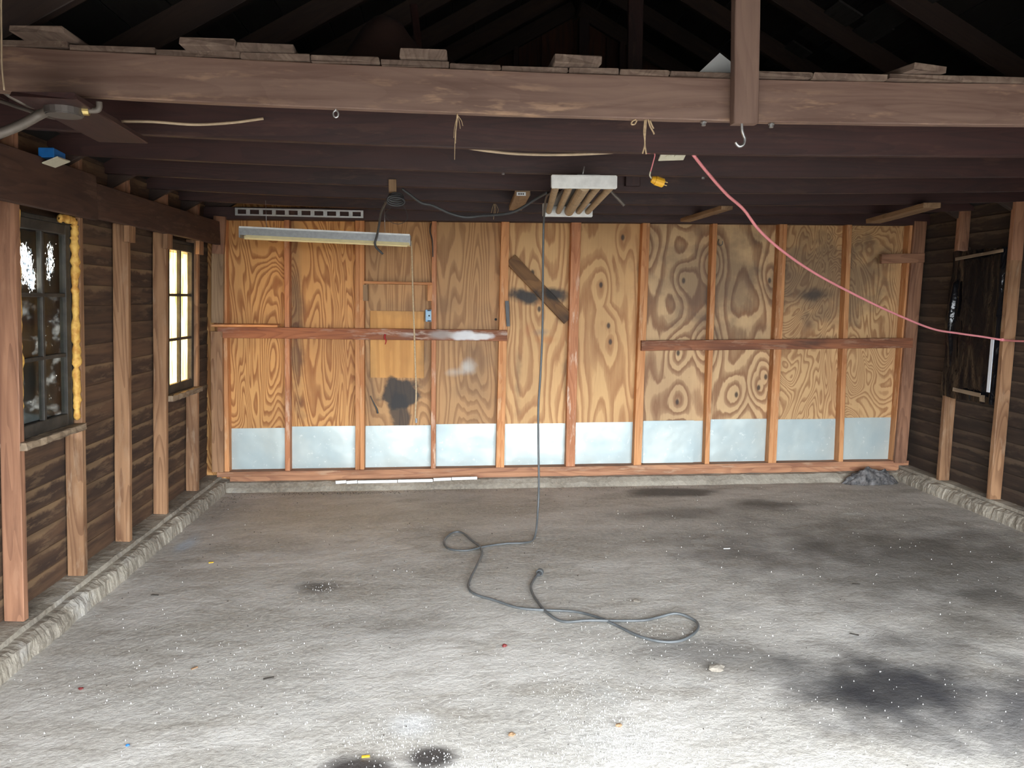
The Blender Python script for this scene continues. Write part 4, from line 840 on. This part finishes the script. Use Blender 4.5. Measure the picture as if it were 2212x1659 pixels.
tag(tube('hanging_plug', None, [aty(800, 855, 6.62), aty(808, 872, 6.62), aty(814, 884, 6.62), aty(816, 893, 6.62)], 0.003, RUBBER, sides=6, taper=3.0), 'thin black wire with a blob end beside the black stain', 'wire')
c = aty(1071, 690, YP - .001); tag(cyl('drilled_hole', wb, c + V((0, -.002, 0)), c + V((0, .002, 0)), .011, BLACKP))

# ---- black plastic over the right window
bs = empty('black_plastic_sheet', (RX(3.99, 1), 5.7, .82), None, 'glossy black plastic sheet stapled over the right wall window', 'plastic sheet')
def PR(y, z, dx=0): return V((RX(3.985, z) + dx, y, z))
n, m_ = 64, 60; vs_, fs = [], []; c = PR(5.69, 1.4)
for k in range(m_ + 1):
    for j in range(n + 1):
        u, q = j / n, k / m_; y = 5.385 + u * 0.635 + (0.012 * mnoise.noise(V((q * 5, 1, 0))) if j in (0, n) else 0); z = 0.83 + q * 1.17 + (0.010 * mnoise.noise(V((u * 6, 4, 0))) if k in (0, m_) else 0)
        if u < .12 and q < .33: y += 0.012
        dx = -0.018 * mnoise.noise(V((y * 7, z * 2.4, 1))) - 0.008 * mnoise.noise(V((y * 19, z * 6, 4))) - 0.045 * math.exp(-((u - .88) / .032) ** 2) * (0.6 + .4 * math.sin(z * 5)) * (1 if .22 < q < .8 else .3) - 0.02 * math.exp(-((u - .10) / .03) ** 2) + 0.03 * (1 - u) ** 3
        vs_.append(PR(y, z, dx) - c)
for k in range(m_):
    for j in range(n): a = k * (n + 1) + j; fs.append((a, a + 1, a + n + 2, a + n + 1))
mesh_obj('sheet', vs_, fs, BLACKSHEET, bs, Matrix.Translation(c), smooth=True)
plank('batten', bs, PR(5.92, 1.935, -.035), PR(5.42, 1.975, -.012), (0, 0, 1), 0.024, 0.006, WEATHERED, nseg=6, jit=.001)
plank('batten', bs, PR(5.83, 0.905, -.030), PR(5.52, 0.895, -.02), (0, 0, 1), 0.030, 0.006, WEATHERED, nseg=6, jit=.001)
plank('daylight_leak_strip', bs, PR(5.425, 0.93, -.03), PR(5.425, 1.33, -.03), (0, 1, 0.0), 0.035, 0.004, LEAK)  # added pale strip stands in for daylight leaking past the sheet
bm = bmesh.new(); vv = [bm.verts.new(p) for p in ((0, 0, 0), (0, .06, 0), (-.01, .05, .05), (-.012, -.01, .055))]; bm.faces.new(vv); bm_obj('torn_corner', bm, WEATHERED, bs, Matrix.Translation(PR(5.45, .85, -.03)))

# broken tarry rubble in the rear right corner
rb = heap('rubble_heap', (3.66, 6.42, -.002), 0.26, 0.07, 0.13, plain('tarry_rubble', hx(104, 100, 98), 0.6, 0.0, 0.6, 30, hx(46, 46, 48)), 6.0, 40)
for v in rb.data.vertices:
    v.co += V((mnoise.noise(v.co * 22), mnoise.noise(v.co * 22 + V((9, 0, 0))), mnoise.noise(v.co * 26 + V((0, 7, 0))))) * 0.016
    v.co.z = max(v.co.z, 0)
tag(rb, 'dark broken rubble heaped at the foot of the rear wall in the right corner', 'rubble')

# ---- scraps on the floor
def scrap(px, py, s, mat, label, cat='scrap', seed=1, flat=0.5, name='floor_scrap'):
    p = atz(px, py); bm = bmesh.new(); bmesh.ops.create_icosphere(bm, subdivisions=2, radius=1)
    for v in bm.verts:
        k = 1 + 0.45 * mnoise.noise(v.co * 1.5 + V((seed * 3.3, 0, 0))); v.co = V((v.co.x * s[0] * k, v.co.y * s[1] * k, v.co.z * s[2] * k))
    zmin = min(v.co.z for v in bm.verts)
    return tag(bm_obj(name, bm, mat, None, Matrix.Translation(V((p.x, p.y, 0.001 - zmin)))), label, cat)
scrap(1548, 1450, (.034, .026, .016), GREYB, 'crumbly grey lump on the floor right of the cord loop', 'stone', 3, name='stone')
scrap(1375, 1301, (.018, .016, .008), GREYB, 'small grey chip on the floor above the cord loop', 'stone', 5, name='stone')
scrap(1275, 1031, (.06, .03, .012), PAPER, 'white paper scrap at the foot of the plywood wall', 'scrap', 6)
scrap(1090, 1398, (.011, .010, .007), REDDK, 'small red crumb on the floor left of the cord loop', 'scrap', 7)
scrap(175, 1490, (.011, .008, .005), REDDK, 'dark red bit on the floor near the left curb', 'scrap', 8)
scrap(1105, 1590, (.014, .012, .006), BLOCK, 'pale tan crumb on the floor between the oil stain and white dust', 'scrap', 9)
scrap(1337, 1570, (.012, .012, .006), BLOCK, 'cream crumb in the middle of the white dust', 'scrap', 10)
scrap(276, 1612, (.007, .005, .004), BLUE, 'tiny blue bit on the floor at lower left', 'scrap', 12)
for px, py, lab, ang in ((790, 1634, 'yellow wood chip on the dark oil spots', .1), (456, 1215, 'yellow wood chip on the floor near the left curb', .3), (420, 1443, 'tan wood sliver on the floor at lower left', .8)):
    p = atz(px, py, .004); d = V((math.cos(ang), math.sin(ang), 0)); tag(plank('wood_chip', None, p - d * .014, p + d * .014, (-d.y, d.x, 0), .010, .005, YELLOW if 'yellow' in lab else BLOCK), lab, 'wood chip')
for px, py, lab in ((1845, 1370, 'dark leaf fragment at the upper edge of the large oil stain'), (335, 1285, 'small dark twig on the floor beside the left curb'), (1850, 1262, 'dark leaf fragment on the floor at right'), (580, 1465, 'thin dark splinter on the floor left of centre')):
    p = atz(px, py, .004); d = V((1, random.uniform(-1, .5), 0)).normalized(); tag(plank('leaf_bit', None, p - d * .02, p + d * .02, (-d.y, d.x, 0), .010, .004, DARKB, ends=.004), lab, 'leaf bit')
p = atz(1570, 1185, .004); tag(plank('white_sliver', None, p - V((.022, 0, 0)), p + V((.022, .003, 0)), (0, 1, 0), .006, .004, PAPER), 'thin white sliver lying on the floor right of the plug', 'scrap')

def grit_field(name, spots, mat, label, smin, smax, seed):
    rg = random.Random(seed); vs_, fs = [], []
    for cx_, cy_, rx, ry, cnt in spots:
        for _ in range(cnt):
            if rx > 1.5: x = rg.uniform(cx_ - rx, cx_ + rx); y = rg.uniform(cy_ - ry, cy_ + ry)
            else: x = rg.gauss(cx_, rx * .5); y = rg.gauss(cy_, ry * .5)
            if not (-1.88 < x < 3.93 and 2.2 < y < 6.43): continue
            s = smin + (smax - smin) * rg.random() ** 3; b = len(vs_); t = rg.random() * 6.28
            for k in range(3): vs_.append((x + s * math.cos(t + k * 2.1) * rg.uniform(.6, 1.2), y + s * math.sin(t + k * 2.1) * rg.uniform(.6, 1.2), 0.001))
            vs_.append((x, y, 0.004 + s * 1.1)); fs += [(b, b + 1, b + 3), (b + 1, b + 2, b + 3), (b + 2, b, b + 3)]
    o = mesh_obj(name, vs_, fs, mat); return tag(o, label, 'debris', None, 'stuff')
grit_field('white_grit', [(1.0, 4.2, 3.0, 2.2, 900), (0.62, 2.62, .30, .22, 800), (0.55, 2.95, .35, .25, 300), (-0.2, 2.72, .25, .2, 350), (0.1, 2.5, .3, .12, 350), (0.9, 3.5, .6, .3, 200), (-0.75, 4.25, .12, .12, 50), (-1.0, 3.2, .9, .6, 300), (1.0, 2.7, .8, .4, 250), (2.2, 2.8, .8, .5, 60)], GRIT, 'white plaster crumbs scattered over the concrete floor', .001, .0036, 3)
grit_field('dark_grit', [(1.0, 4.2, 3.0, 2.2, 700), (-0.9, 6.40, 1.0, .06, 500), (1.5, 6.40, 1.2, .06, 200), (-1.8, 6.2, .1, .3, 100)], DARKB, 'dark dirt crumbs scattered on the floor and along the rear wall', .0015, .0045, 5)
